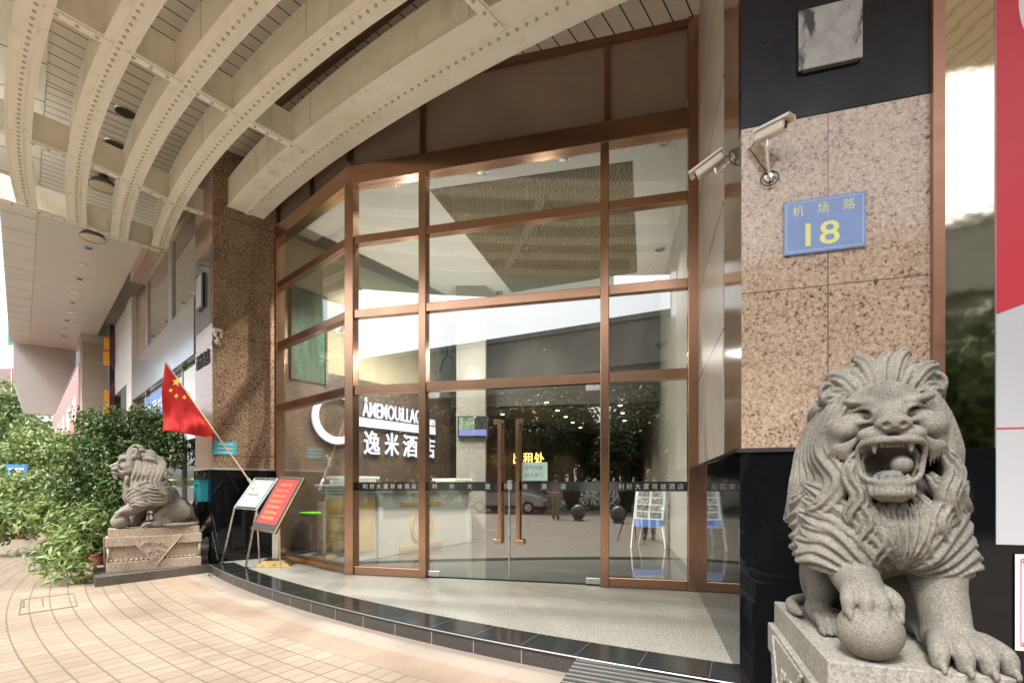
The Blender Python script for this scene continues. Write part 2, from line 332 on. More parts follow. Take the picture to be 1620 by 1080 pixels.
# ---------------------------------------------------------------- frames of the walls
FL = Fr(C0.x, C0.y, -.713, .701, -1)        # shop front, receding left; o>0 towards the street
FC = Fr(C0.x, C0.y, .743, .669, 1)          # left pillar's face towards the entrance
FS = Fr(P_.x, P_.y, Wc.x - P_.x, Wc.y - P_.y, -1)   # side wall of the right pillar
FR = Fr(P_.x, P_.y, .958, -.286, 1)         # right pillar's street face
F0 = Fr(-3.93, 8.13, Bp.x + 3.93, Bp.y - 8.13, 1)    # glass, angled bay
F1 = Fr(Bp.x, Bp.y, Wc.x - Bp.x, Wc.y - Bp.y, 1)      # glass, straight run
for fr, ref in ((FL, (-1, -1)), (FC, (1, -1)), (FS, (-1, .2)), (FR, (-.3, -1)), (F0, (-.5, -1)), (F1, (0, -1))):
    if fr.n.x * ref[0] + fr.n.y * ref[1] < 0: fr.n = -fr.n
HS = 6.7                                    # soffit height

# ---------------------------------------------------------------- left pillar
lp = thing('granite_pillar', (C0.x, C0.y, .15), 'brown granite clad pillar left of the glass entrance, standing on a black polished base', 'pillar')
jl = [(FC.n.cross(Z), 0, 50, .001)]
m = MB(); m.fb(FC, 0, .93, -.9, 0, 1.64, HS); 
M_brownL = speckle('brown_granite_left', [(.05, .035, .025), (.23, .145, .092), (.34, .23, .155), (.46, .34, .245)], 38, .16, (.36, .44, .56, .7), blot=(4, .15))
jointed(M_brownL, [((0, 0, 1), 3.73, 1.9, .012)], (.07, .045, .03))
part('cladding', m, M_brownL, lp)
m = MB(); m.fb(FL, .003, 1.05, -.4, .012, 1.64, HS - .003); M_pinkL = speckle('pink_granite', [(.20, .13, .10), (.42, .30, .235), (.55, .42, .345)], 40, .12, (.33, .5, .66)); jointed(M_pinkL, [((0, 0, 1), 2.6, 1.0, .01)], (.2, .15, .12)); part('side_cladding', m, M_pinkL, lp)
m = MB(); m.fb(FC, -.02, .95, -.9, .02, .15, 1.60); m.fb(FL, 0, 1.07, -.3, .03, .0, 1.60); part('pillar_base', m, M_black, lp)
m = MB(); m.fb(FC, -.03, .95, -.8, .03, 1.603, 1.637); m.fb(FL, 0, 1.07, -.3, .045, 1.603, 1.637); part('trim', m, mat('grey_trim', (.4, .38, .35), .2), lp)

# ---------------------------------------------------------------- right pillar
rp = thing('corner_pillar', (P_.x, P_.y, 0), 'tall pink granite corner pillar right of the glass entrance, with a black polished base', 'pillar')
M_pinkR = speckle('tan_granite_front', [(.09, .06, .04), (.36, .255, .18), (.48, .37, .28), (.60, .50, .41)], 42, .10, (.32, .40, .52, .68), blot=(5, .15), spec=.55)
jointed(M_pinkR, [((0, 0, 1), 2.55, 1.03, .006), (tuple(FR.d), FR.d.dot(FR.p) + .473, 8, .006)], (.12, .08, .06))
TR = .98
m = MB(); m.fb(FR, 0.0, TR, -.35, 0, 1.585, 3.58); part('cladding', m, M_pinkR, rp)
m = MB(); m.fb(FR, -.002, TR, -.35, .004, 3.582, HS); part('upper_cladding', m, mat('dark_slate_paint', (.008, .009, .012), .30, spec=.25, var=.35, vscale=3, rvar=.1), rp)
m = MB(); m.fb(FR, -.012, TR + .62, -.35, .012, 0, 1.555); part('pillar_base', m, M_black, rp)
m = MB(); m.fb(FR, -.03, TR, -.35, .03, 1.557, 1.583); m.fb(FS, .0, 2.62, -.30, .026, 1.557, 1.583); part('trim', m, mat('dark_trim', (.05, .045, .05), .08, spec=.8), rp)
# side wall
M_marble = mat('beige_marble', (.56, .50, .43), .30, var=.09, vscale=3, detail=10); jointed(M_marble, [((0, 0, 1), 2.55, .975, .022)], (.02, .018, .016))
M_browns = mat('brown_side_stone', (.24, .155, .10), .13, var=.16, vscale=8, detail=10)
n, l = nt(M_browns)
sw = thing('side_wall', (FS(1.3, -.3, .15)), 'pale marble return wall with dark joints between the glass entrance and the corner pillar', 'wall')
m = MB(); m.fb(FS, .72, 2.66, -.30, .004, 1.585, HS); part('marble_cladding', m, M_marble, sw)
m = MB(); m.fb(FS, .005, .72, -.30, 0, 1.585, HS); part('brown_cladding', m, M_browns, sw)
m = MB(); m.fb(FS, .013, 2.62, -.30, .012, .15, 1.555); part('wall_base', m, M_black, sw)
# copper trim, polished gold strip and black plinth right of the pillar
tr = part('copper_trim', MB().fb(FR, TR, TR + .055, -.1, .035, .0, HS), mat('copper_trim_metal', (.34, .18, .12), .35, .8, rvar=.06), loc=FR(TR + .02, 0, 0))
tag(tr, 'narrow upright copper strip along the right edge of the corner pillar', 'trim strip')
M_mirror = mat('pale_gold_mirror', (.62, .58, .44), .05, 1.0, var=.05, vscale=2, bump=.30, bscale=1.6)
t1 = FR.tpx(1573)
mc = part('mirror_column', MB().fb(FR, TR + .057, t1, -.3, .01, FR.zpx(1545, 868), HS), M_mirror, loc=FR(TR + .2, -.1, .9))
tag(mc, 'polished pale gold metal column beside the red and white billboard, rippled reflections', 'column')

# ---------------------------------------------------------------- soffits
perp = (.62, .785, 0)
def slats(name, col, d, per, w, off=0, rough=.45, var=.05):
    m = mat(name, col, rough, var=var, vscale=1.5); jointed(m, [(d, off, per, w)], (.035, .03, .026)); return m
Fslat = Vector((-.785, .62, 0))
M_sof1 = slats('pink_slats', (.80, .74, .68), tuple(Fslat), .20, .016)
M_sof2 = slats('pale_slats', (.82, .79, .75), tuple(FL.d), .16, .014)
M_sof3 = slats('pale_panels', (.80, .78, .75), tuple(FL.d), .85, .02)
po = lambda t, o: (FL(t, o, 0).x, FL(t, o, 0).y)
cent = MB()
edge_out = [arca(23.5, a) for a in np.linspace(.25, .86, 14)]
cent.prism([(p.x, p.y) for p in edge_out] + [po(.3, 1.85), po(.3, -.3), (-4.0, 9.0), (Wc.x, 7.2), (6, 6), (6, 0)], HS, HS + .12)
s1 = part('entrance_soffit', cent, M_sof1, loc=(-1, 4, HS)); tag(s1, 'pink slatted ceiling over the entrance, behind the riveted canopy beams', 'ceiling')
sf = thing('shop_soffit', FL(9, 1, HS), 'pale slatted overhang ceiling receding over the shop front on the left', 'ceiling')
m = MB(); m.prism([po(.3, .2), po(17.2, .2), po(17.2, 1.88), po(.3, 1.88)], HS - .006, HS + .1); part('slat_panel', m, M_sof2, sf)
m = MB(); m.prism([po(-7, 1.885), po(17.2, 1.885), po(17.2, 2.4), po(-7, 2.4)], HS - .02, HS + .5); part('edge_panel', m, M_sof3, sf)
M_bldw = mat('pale_render', (.60, .56, .52), .7, var=.04, vscale=1)
# everything above: a storey of plain wall so the sky does not leak in
up = MB(); up.prism([po(17.2, 2.39), po(0.3, 2.39), (-3, 2.0), (3, .6), (14, .6), (14, 30), (-14, 30)], HS + .5, 16)
up.prism([(p.x, p.y) for p in (FS(2.6, -.3, 0), Vector((14, 4.0, 0)), Vector((14, 30, 0)), Vector((-14, 30, 0)), FL(17, -.5, 0), FL(.9, -.9, 0), Vector((-3.9, 9.4, 0)), Vector((-2.2, 7.3, 0)))], HS + .12, HS + .49)
ub = part('building', up, M_bldw, loc=(0, 12, HS)); tag(ub, 'upper storeys of the hotel building above the canopy', 'building')

# ---------------------------------------------------------------- glass entrance front
gf = thing('glass_entrance', (0, 6.0, .15), 'tall copper framed glass entrance wall with double doors and dark panels above', 'glass front')
L0 = (Bp - Vector((-3.93, 8.13, 0))).length; L1 = (Wc - Bp).length
tC = F1.tpx(671); tE = F1.tpx(957); tF = L1 - .02
ZB = [(5.42, 5.66), (4.62, 4.73), (3.62, 3.73), (2.58, 2.70)]
def posts(fr, t, z0=.15, z1=5.66, w=.10, dpt=.14, name='post'):
    m = MB(); m.fb(fr, t - w / 2, t + w / 2, -dpt / 2, dpt / 2, z0, z1); return part(name, m, M_copper, gf, bevel=.006)
posts(F0, .05, w=.09); posts(F1, .02, w=.13, dpt=.16, z1=5.42); posts(F1, tC, z1=5.42); posts(F1, tE, z1=5.42); posts(F1, tF - .03, w=.13, z1=HS)
posts(F1, tF + .10, w=.12, dpt=.2, z1=1.55)
# transoms; butted between posts
cols = [(F0, .096, L0 - .05), (F1, .086, tC - .051), (F1, tC + .051, tE - .051), (F1, tE + .051, tF - .096)]
for fr, t0_, t1_ in cols:
    for z0_, z1_ in ZB[1:]:
        part('transom', MB().fb(fr, t0_, t1_, -.055, .055, z0_, z1_), M_copper, gf, bevel=.005)
part('transom', MB().fb(F0, .05, L0 + .02, -.08, .08, *ZB[0]), M_copper, gf, bevel=.006)
part('transom', MB().fb(F1, -.02, tF - .1, -.085, .085, *ZB[0]), M_copper, gf, bevel=.006)
for fr, t0_, t1_ in (cols[0], cols[1], cols[3]):
    part('bottom_rail', MB().fb(fr, t0_, t1_, -.055, .055, .152, .262 if fr is F1 else .24), M_copper, gf, bevel=.005)
ri = 0
rg = random.Random(4)
for fr, t0_, t1_ in cols:
    zz = [(.262, 2.58), (2.70, 3.62), (3.73, 4.62), (4.73, 5.42)]
    for k, (z0_, z1_) in enumerate(zz):
        if k == 0 and fr is F1 and abs(t0_ - tC - .051) < .001: continue
        e = [rg.uniform(-.004, .004) for _ in range(3)]
        m = MB(); q = [(t0_, e[0], z0_), (t1_, e[1], z0_), (t1_, e[1] + e[2], z1_), (t0_, e[0] + e[2], z1_)]
        m.hexa([fr(q[0][0], q[0][1] - .006, z0_), fr(q[1][0], q[1][1] - .006, z0_), fr(q[1][0], q[1][1] + .006, z0_), fr(q[0][0], q[0][1] + .006, z0_),
                fr(q[3][0], q[3][1] - .006, z1_), fr(q[2][0], q[2][1] - .006, z1_), fr(q[2][0], q[2][1] + .006, z1_), fr(q[3][0], q[3][1] + .006, z1_)])
        part('pane', m, M_glass, gf)
# doors with patch fittings and copper pull handles
td = F1.tpx(807); D0, D1 = tC + .055, tE - .055
for a, b_, hpx in ((D0, td - .004, 793), (td + .004, D1, 821)):
    dr = part('door', MB().fb(F1, a, b_, -.006, .006, .172, 2.565), M_glass, gf)
    pe = a if a == D0 else b_; sgn = 1 if a == D0 else -1
    for z0_ in (.168, 2.50): part('patch_fitting', MB().fb(F1, min(pe, pe + sgn * .17), max(pe, pe + sgn * .17), -.02, .02, z0_, z0_ + .07), M_steel, dr, bevel=.003)
    th = F1.tpx(hpx); hm = MB()
    hm.fb(F1, th - .022, th + .022, .045, .085, .62, 2.18)
    for z_ in (.62, 2.12): hm.fb(F1, min(th, th - sgn * .055) - .02, max(th, th - sgn * .055) + .02, .04, .09, z_, z_ + .06); hm.fb(F1, th - .02 - sgn * .03, th + .02 - sgn * .03, 0, .042, z_ + .01, z_ + .05)
    for o_ in (-.085,): hm.fb(F1, th - .022, th + .022, o_, o_ + .04, .62, 2.18); hm.fb(F1, th - .02, th + .02, o_ + .04, -.007, .64, .68); hm.fb(F1, th - .02, th + .02, o_ + .04, -.007, 2.12, 2.16)
    part('handle', hm, M_copper, dr, bevel=.003)
part('door_lock', MB().fb(F1, td - .03, td + .03, -.025, .025, 1.30, 1.42).fb(F1, td - .018, td - .006, -.014, .014, .172, 1.30), M_steel, gf)
# upper dark copper panels
M_dkpan = mat('dark_copper_panel', (.36, .285, .24), .17, .35, var=.12, vscale=1.2, rvar=.07)
for fr, a, b_ in ((F0, .05, L0 * .52), (F0, L0 * .52 + .06, L0 - .04), (F1, .05, tC - .04), (F1, tC + .02, tE + .0), (F1, tE + .06, tF - .1)):
    part('upper_panel', MB().fb(fr, a, b_, -.03, .0, 5.66, HS - .08), M_dkpan, gf)
M_dkc = mat('dark_copper_bar', (.26, .135, .085), .32, .9)
for fr, t_ in ((F0, .04), (F0, L0 * .52 + .03), (F1, .0), (F1, tC - .01), (F1, tE + .03)):
    part('upper_mullion', MB().fb(fr, t_ - .035, t_ + .035, -.05, .04, 5.66, HS - .08), M_dkc, gf)
part('head_rail', MB().fb(F1, -.03, tF - .1, -.05, .05, HS - .08, HS - .004), M_dkc, gf); part('head_rail', MB().fb(F0, .03, L0 - .02, -.05, .05, HS - .08, HS - .004), M_dkc, gf)
# dark lettered band stuck across the glass
M_band = glass('smoked_band', (.16, .17, .17), (.25, .9), .1); M_let = mat('silver_letters', (.62, .62, .58), .5)
for fr, a, b_ in (cols[1], (F1, D0, D1), cols[3]):
    bd = part('glass_band', MB().fb(fr, a, b_, .007 + .004, .012 + .004, 1.285, 1.40), M_band, gf)
    st_ = '利好大厦荷塘酒店'; L = b_ - a; nn = 8; m = MB()
    per = min(.16, L / 8.5)
    if L > 1.6: offs = [(a + L * (.03 + i * .108), c) for i, c in enumerate(st_)]
    else: offs = [(a + L * (.12 + i * .108), c) for i, c in enumerate(st_)]
    for t_, c in offs: write(m, c, fr(t_, .020, 1.31), fr.d, Z, h=.065)
    part('lettering', m, M_let, bd)

# ---------------------------------------------------------------- canopy
ZC = 5.8
cn = thing('entrance_canopy', (-4, 5.5, ZC), 'cream painted steel canopy of curved riveted beams and cross ribs over the entrance', 'canopy')
NODES = dict(A=[(58, 4), (43, 58), (35, 120), (29, 218), (33, 272), (43.5, 325)], B=[(225.5, 4.7), (192, 64), (159, 136), (134, 210), (125, 257), (120, 303), (123, 352)],
             C=[(406, 2), (346, 68), (292, 136), (249, 202), (212, 280), (196, 330), (189, 375)], D=[(595, 6), (538.5, 46), (466.6, 109), (381, 190.5), (334, 239), (284, 307), (253, 391)],
             E=[(898.5, 2), (798, 54), (710, 105), (657.5, 136), (558, 204), (484, 249), (391, 340)])
class Curve:                                            # smooth plan curve through surveyed points of a beam
    def __init__(s, pts, ext):
        P = np.array([[G(*p, ZC).x, G(*p, ZC).y] for p in pts]); t = np.concatenate([[0], np.cumsum(np.linalg.norm(np.diff(P, axis=0), axis=1))])
        s.cx, s.cy = np.polyfit(t, P[:, 0], 2), np.polyfit(t, P[:, 1], 2); s.a, s.b = -ext, t[-1]
    def p(s, t, off=0):                                 # off > 0: towards the street
        x, y = np.polyval(s.cx, t), np.polyval(s.cy, t); dx, dy = np.polyval(np.polyder(s.cx), t), np.polyval(np.polyder(s.cy), t); l_ = math.hypot(dx, dy); nx, ny = -dy / l_, dx / l_
        if nx + ny > 0: nx, ny = -nx, -ny
        return Vector((x + nx * off, y + ny * off, 0))
    def hit(s, px, py):                                 # parameter of the curve point nearest a surveyed node
        q = G(px, py, ZC); q.z = 0; T = np.linspace(s.a, s.b, 500); return min(T, key=lambda t: (s.p(t) - q).length)
CV = {k: Curve(v, 5.5) for k, v in NODES.items()}
CV['D'].b += .02
mat_riv = mat('rivet_metal', (.50, .46, .39), .45, .1)
def rivet(m, c, r=.019):
    m.lathe(c, [(r * .2, -.013), (r * .8, -.010), (r, -.001)], 7)
def ring_(cv, T0, T1, o0, o1, z0, z1, m):
    q = [cv.p(T0, o1), cv.p(T1, o1), cv.p(T1, o0), cv.p(T0, o0)]; m.hexa([p + Z * z0 for p in q] + [p + Z * z1 for p in q])
def girder(key, w, h, shift=0):
    """curved box girder with flange lips and a raised, riveted strip along its underside; shift moves the box off the rivet line"""
    cv = CV[key]; N = 46; T = [cv.a + (cv.b - cv.a) * i / N for i in range(N + 1)]; m = MB(); l1 = MB(); l2 = MB(); st = MB(); rv = MB()
    for i in range(N):
        ring_(cv, T[i], T[i + 1], shift - w / 2, shift + w / 2, ZC, ZC + h, m)
        ring_(cv, T[i], T[i + 1], shift + w / 2 + .0005, shift + w / 2 + .022, ZC - .004, ZC + .012, l1); ring_(cv, T[i], T[i + 1], shift - w / 2 - .022, shift - w / 2 - .0005, ZC - .004, ZC + .012, l2)
        ring_(cv, T[i], T[i + 1], -.042, .042, ZC - .014, ZC - .0005, st)
    gb = part('curved_girder', m, M_cream, cn); part('flange_lip', l1, M_cream2, gb); part('flange_lip', l2, M_cream2, gb); sp_ = part('rivet_strip', st, M_cream2, gb)
    t = cv.a + .05
    while t < cv.b: rivet(rv, cv.p(t) + Z * (ZC - .014)); t += .105
    part('rivets', rv, mat_riv, sp_, smooth=True)
    jm = MB()
    for t in (cv.a + 3.3, cv.a + 6.4, cv.a + 8.9):
        if t < cv.b - .5: jm.hexa([cv.p(t + e, shift + o_) + Z * z for z in (ZC + .02, ZC + h) for e, o_ in ((-.003, w / 2), (.003, w / 2), (.003, w / 2 + .003), (-.003, w / 2 + .003))])
    if jm.v: part('web_joint', jm, mat_riv, gb)
for k in 'ABCD': girder(k, .20, .42)
girder('E', .50, .46, shift=.03)
weather(M_cream, (.45, .41, .33), .5, 2.6, .5, .54, .72); weather(M_cream2, (.50, .42, .33), .4, 4.0, 1, .57, .75)
def rib(p, q, h=.41, w=.13):
    p = Vector((p.x, p.y, 0)); q = Vector((q.x, q.y, 0)); d = (q - p); L = d.length; f = Fr(p.x, p.y, d.x, d.y, 1)
    pr = part('cross_rib', MB().fb(f, 0, L, -.012, .012, ZC + .03, ZC + h), M_cream, cn)
    part('rib_flange', MB().fb(f, 0, L, -w / 2, w / 2, ZC + .003, ZC + .028), M_cream2, pr)
    part('rivet_strip', MB().fb(f, .043, L - .043, -.040, .040, ZC - .011, ZC - .0006), M_cream2, pr)
    rv = MB(); t = .13
    while t < L - .08: rivet(rv, f(t, 0, ZC - .011)); t += .15
    part('rivets', rv, mat_riv, pr, smooth=True)
RIB = [[(58, 4), (186, 76), (292, 136), (385, 190), (490, 245)], [(0, 208), (29, 218), (127, 255), (205, 288), (281, 326), (324, 340)], [(0, 316), (45, 330), (123, 354), (190, 378), (254, 398)]]
for row in RIB:
    for a, b_ in zip(row, row[1:]): rib(G(*a, ZC), G(*b_, ZC))
p_, q_ = G(*RIB[0][0], ZC), G(*RIB[0][1], ZC); rib(p_ + (p_ - q_).normalized() * 1.5, p_)
r0 = (G(745, 0, ZC) - G(797, 54, ZC)).normalized(); pe = CV['E'].p(CV['E'].hit(797, 54)); cur = pe
for k in 'DCBA':
    T = np.linspace(CV[k].a, CV[k].b, 600); best = min(T, key=lambda t: abs((CV[k].p(t) - pe).x * r0.y - (CV[k].p(t) - pe).y * r0.x)); nx_ = CV[k].p(best); rib(nx_, cur); cur = nx_
fs = MB(); N = 40; cv = CV['A']
for i in range(N): ring_(cv, cv.a + (cv.b - cv.a) * i / N, cv.a + (cv.b - cv.a) * (i + 1) / N, 1.50, 1.53, ZC + .05, HS - .004, fs)
M_fas = bpy.data.materials.new('milky_glass'); M_fas.use_nodes = True; n, l = nt(M_fas); tl_ = n.new('ShaderNodeBsdfTranslucent'); tl_.inputs[0].default_value = (.90, .97, .93, 1)
n['Principled BSDF'].inputs['Base Color'].default_value = (.8, .86, .82, 1); mx = n.new('ShaderNodeMixShader'); mx.inputs[0].default_value = .5; l.new(n['Principled BSDF'].outputs[0], mx.inputs[1]); l.new(tl_.outputs[0], mx.inputs[2]); l.new(mx.outputs[0], n['Material Output'].inputs[0])
part('fascia', fs, M_fas, cn)
# brown hanging rail in the soffit slot, between the two inner girders
sr = thing('ceiling_rail', (-2.4, 6.0, HS - .1), 'dark open slot with a brown rail in the ceiling between the two innermost canopy beams', 'ceiling rail')
p, q = G(445, 158, HS), G(640, 0, HS); dq = (q - p).normalized(); fq = Fr(p.x, p.y, dq.x, dq.y, 1); L = (q - p).length
part('slot', MB().fb(fq, -.4, L + 2.5, .05, .30, HS - .004, HS - .001), M_dark, sr); part('rail', MB().fb(fq, -.4, L + 2.5, -.03, .035, HS - .06, HS - .002), mat('brown_rail', (.16, .10, .07), .4, var=.2), sr)
# ================================================================ shop front on the left
sh = thing('shop_facade', FL(1.1, 0, 0), 'shop front receding to the left with tall upper windows over a grey metal band', 'building')
M_stoneB = speckle('shop_granite', [(.10, .06, .04), (.30, .19, .13), (.42, .29, .21)], 26, .15, (.35, .5, .65))
M_grid = mat('pale_stone', (.62, .57, .50), .5, var=.05, vscale=4)
M_blue = mat('grey_blue_panel', (.36, .40, .43), .12, .55, var=.05, vscale=2)
M_swin = glass('shop_glass', (.35, .42, .38), (.35, .95))
part('wall', MB().fb(FL, 1.055, 17, -.5, -.25, 0, HS), mat('shop_wall', (.33, .30, .27), .8, var=.08), sh)
def zf(t, px, py): q = FL(t, 0, 0); return CZ + (HY - py) / F * q.y
t_a, t_b = FL.tpx(308), FL.tpx(223)
for a, b_ in ((1.10, FL.tpx(266)), (FL.tpx(264), FL.tpx(228))):
    w_ = part('window', MB().fb(FL, a + .04, b_ - .04, -.10, -.08, 4.66, 6.35), M_swin, sh)
    part('window_frame', MB().fb(FL, a, a + .05, -.13, -.04, 4.6, 6.4).fb(FL, b_ - .05, b_, -.13, -.04, 4.6, 6.4).fb(FL, a + .05, b_ - .05, -.13, -.04, 6.35, 6.42), M_grid, w_)
part('header', MB().fb(FL, 1.06, FL.tpx(222), -.249, .2, 6.43, HS - .01), mat('pink_header', (.50, .36, .29), .3, var=.1), sh)
part('pier', MB().fb(FL, FL.tpx(228) + .01, FL.tpx(212), -.249, -.05, 4.6, 6.42), M_stoneB, sh)
part('metal_band', MB().fb(FL, 1.08, FL.tpx(206), -.249, .03, 3.62, 4.60), M_blue, sh)
part('lower_glazing', MB().fb(FL, 1.10, FL.tpx(206), -.12, -.10, .1, 3.60), M_swin, sh)
for px_ in (307, 282, 252, 226):
    t_ = FL.tpx(px_); part('mullion', MB().fb(FL, t_ - .03, t_ + .03, -.14, -.06, .1, 3.61), M_white, sh)
part('green_line', MB().fb(FL, 1.1, 5, -.098, -.094, 1.46, 1.49).fb(FL, 1.1, 5, -.098, -.094, 1.32, 1.35), mat('green_tape', (.45, .72, .12), .5), sh)
part('pale_partition', MB().fb(FL, 1.16, 1.6, -.24, -.2, .1, 3.3), mat('pale_green_wall', (.55, .62, .56), .4), sh)
# slim white pilaster and dark doorway
part('pilaster', MB().fb(FL, FL.tpx(211), FL.tpx(203), -.249, .04, 0, 6.42), M_grid, sh)
part('doorway', MB().fb(FL, FL.tpx(202.5), FL.tpx(191), -.249, .0, .0, 4.2), M_dark, sh)
part('upper_bay', MB().fb(FL, FL.tpx(202.5), FL.tpx(183), -.249, .02, 4.21, 6.4), mat('mosaic_panel', (.55, .53, .51), .4, var=.2, vscale=20), sh)
# blue shop sign
sg = thing('shop_sign', FL(2.6, -.05, 2.6), 'blue shop sign with white characters above the shrub, left of the flag', 'sign')
ta, tb = FL.tpx(262), FL.tpx(229)
bsn = part('board', MB().fb(FL, ta, tb, -.09, .0, 2.62, 3.45), mat('sign_blue', (.10, .22, .52), .4), sg)
m = MB(); write(m, '文具店', FL(tb - .1, .004, 2.75), -FL.d, Z, w=(tb - ta) - .2, h=.55); part('lettering', m, M_white, sg)
part('white_panel', MB().fb(FL, 1.25, FL.tpx(286), -.09, -.05, 2.2, 3.5), mat('shop_white_panel', (.8, .82, .82), .3), sg)  # plain white board in one even colour
# two dark upright signs with orange characters
for i, (px0, z0_, z1_) in enumerate(((187, 5.0, 6.3), (187, 3.35, 4.7))):
    t_ = FL.tpx(183); s_ = thing('hanging_sign', FL(t_, .2, z0_), ('upper' if i == 0 else 'lower') + ' of the two dark red upright shop signs with orange characters', 'sign', 'upright shop signs')
    m = MB(); m.extr([FL(t_, .03, z0_), FL(t_, .15, z0_ + .25), FL(t_, .15, z1_ - .25), FL(t_, .03, z1_)], FL.d * .06); part('board', m, mat('plum_board', (.13, .03, .05), .4), s_)
    m = MB(); m.fb(FL, t_ - .03, t_ - .002, .155, .30, z0_ + .12, z0_ + .55).fb(FL, t_ - .03, t_ - .002, .16, .29, z0_ + .62, z0_ + 1.0); part('character_box', m, mat('orange_sign', (.85, .38, .03), .5), s_)
dp = part('downpipe_panel', MB().fb(FL, FL.tpx(181), FL.tpx(176), -.2, .12, 0, 6.5), mat('dark_brown_strip', (.035, .028, .026), .5), loc=FL(9.5, 0, 0)); tag(dp, 'dark upright strip beside the orange shop signs', 'strip')
# stone column further along and the red poster wall
cl = thing('stone_column', FL(FL.tpx(150), 1.0, 0), 'beige stone clad column standing out under the far end of the overhang', 'column')
M_colst = mat('column_stone', (.50, .42, .33), .5, var=.09, vscale=3, detail=9)
ct = 14.0; m = MB(); m.fb(FL, ct, ct + .9, -.24, .60, 0, HS - .25); part('shaft', m, M_colst, cl)
m = MB(); m.fb(FL, ct - .03, ct + .93, -.24, .64, HS - .25, HS - .008); part('capital', m, M_grid, cl)
rb = thing('poster_wall', FL(16, .2, 1), 'faded red advertising panels with white lettering on the far shop wall', 'poster')
part('backing', MB().fb(FL, 15.2, 40, -.24, .45, 2.2, 6.3), mat('faded_red', (.50, .20, .18), .5, var=.1, vscale=1), rb)
m = MB()
for k in range(5): m.fb(FL, 19 + k * 4, 21.6 + k * 4, .452, .462, 2.9, 3.5).fb(FL, 19 + k * 4, 21 + k * 4, .452, .462, 4.1, 5.2)
part('stripe', m, M_white, rb)
ws = part('far_wing', MB().extr([FL(17.25, o_, z_) for o_, z_ in ((2.02, 4.1), (1.22, 4.1), (.58, 6.1), (.5, HS + 2), (2.3, HS + 2), (2.3, 5.2))], FL.d * .5), mat('pale_pink_render', (.64, .61, .58), .6, var=.03, vscale=.5), loc=FL(20, 1, 4)); tag(ws, 'plain pale wing of the building hanging past the end of the slatted overhang', 'building')
part_w = part('far_wall', MB().fb(FL, 17.3, 24, -.3, .3, 0, 6.5), M_bldw, loc=FL(20, 0, 0)); tag(part_w, 'pale wall of the building at the far end of the shop row', 'wall')

# things on the left pillar
pn = thing('wall_plate', FL(.45, .02, 4.5), 'glossy panel with a small square plate, high on the side of the left pillar', 'panel')
part('panel', MB().fb(FL, .05, 1.03, .0125, .02, 3.92, 5.15), mat('dark_gloss_panel', (.10, .11, .13), .08), pn)
part('plate', MB().fb(FL, .42, .72, .021, .07, 4.28, 4.78), mat('plate_grey', (.35, .36, .38), .3), pn); part('plate_frame', MB().fb(FL, .39, .75, .0205, .05, 4.25, 4.81), M_dark, pn)
sgp = MB(); write(sgp, '逸米酒店', FL(.93, .013, 3.30), -FL.d, Z, w=.80, h=.24, depth=.02)
sg2 = part('wall_lettering', sgp, mat('bronze_letters', (.06, .045, .035), .4, .6), loc=FL(.5, .01, 3.3)); tag(sg2, 'small dark raised characters on the side of the left pillar', 'lettering')
tb_ = thing('notice_box', FL(.45, .1, 1.2), 'teal blue metal box fixed to the black base of the left pillar', 'box')
part('box_body', MB().fb(FL, .12, .42, .031, .17, 1.10, 1.42), mat('teal_paint', (.02, .28, .33), .4), tb_, bevel=.008); part('lid', MB().fb(FL, .11, .43, .0305, .18, 1.425, 1.445), mat('teal_lid', (.015, .22, .27), .4), tb_)
part('slot', MB().fb(FL, .18, .30, .1705, .173, 1.33, 1.37), M_dark, tb_)
st_ = thing('wall_notice', FC(.1, .01, 1.9), 'small light blue notice sticker low on the brown left pillar', 'notice')
zz0, zz1 = FC.zpx(355, 719), FC.zpx(355, 698)
part('sheet', MB().fb(FC, FC.tpx(338), FC.tpx(374), .001, .005, zz0, zz1), mat('notice_blue', (.06, .42, .58), .5), st_)
m = MB(); T0, T1 = FC.tpx(338), FC.tpx(374)
for k in range(3): m.fb(FC, T0 + .05, T1 - .05, .0055, .007, zz0 + .03 + k * .065, zz0 + .045 + k * .065)
part('lettering', m, M_white, st_)

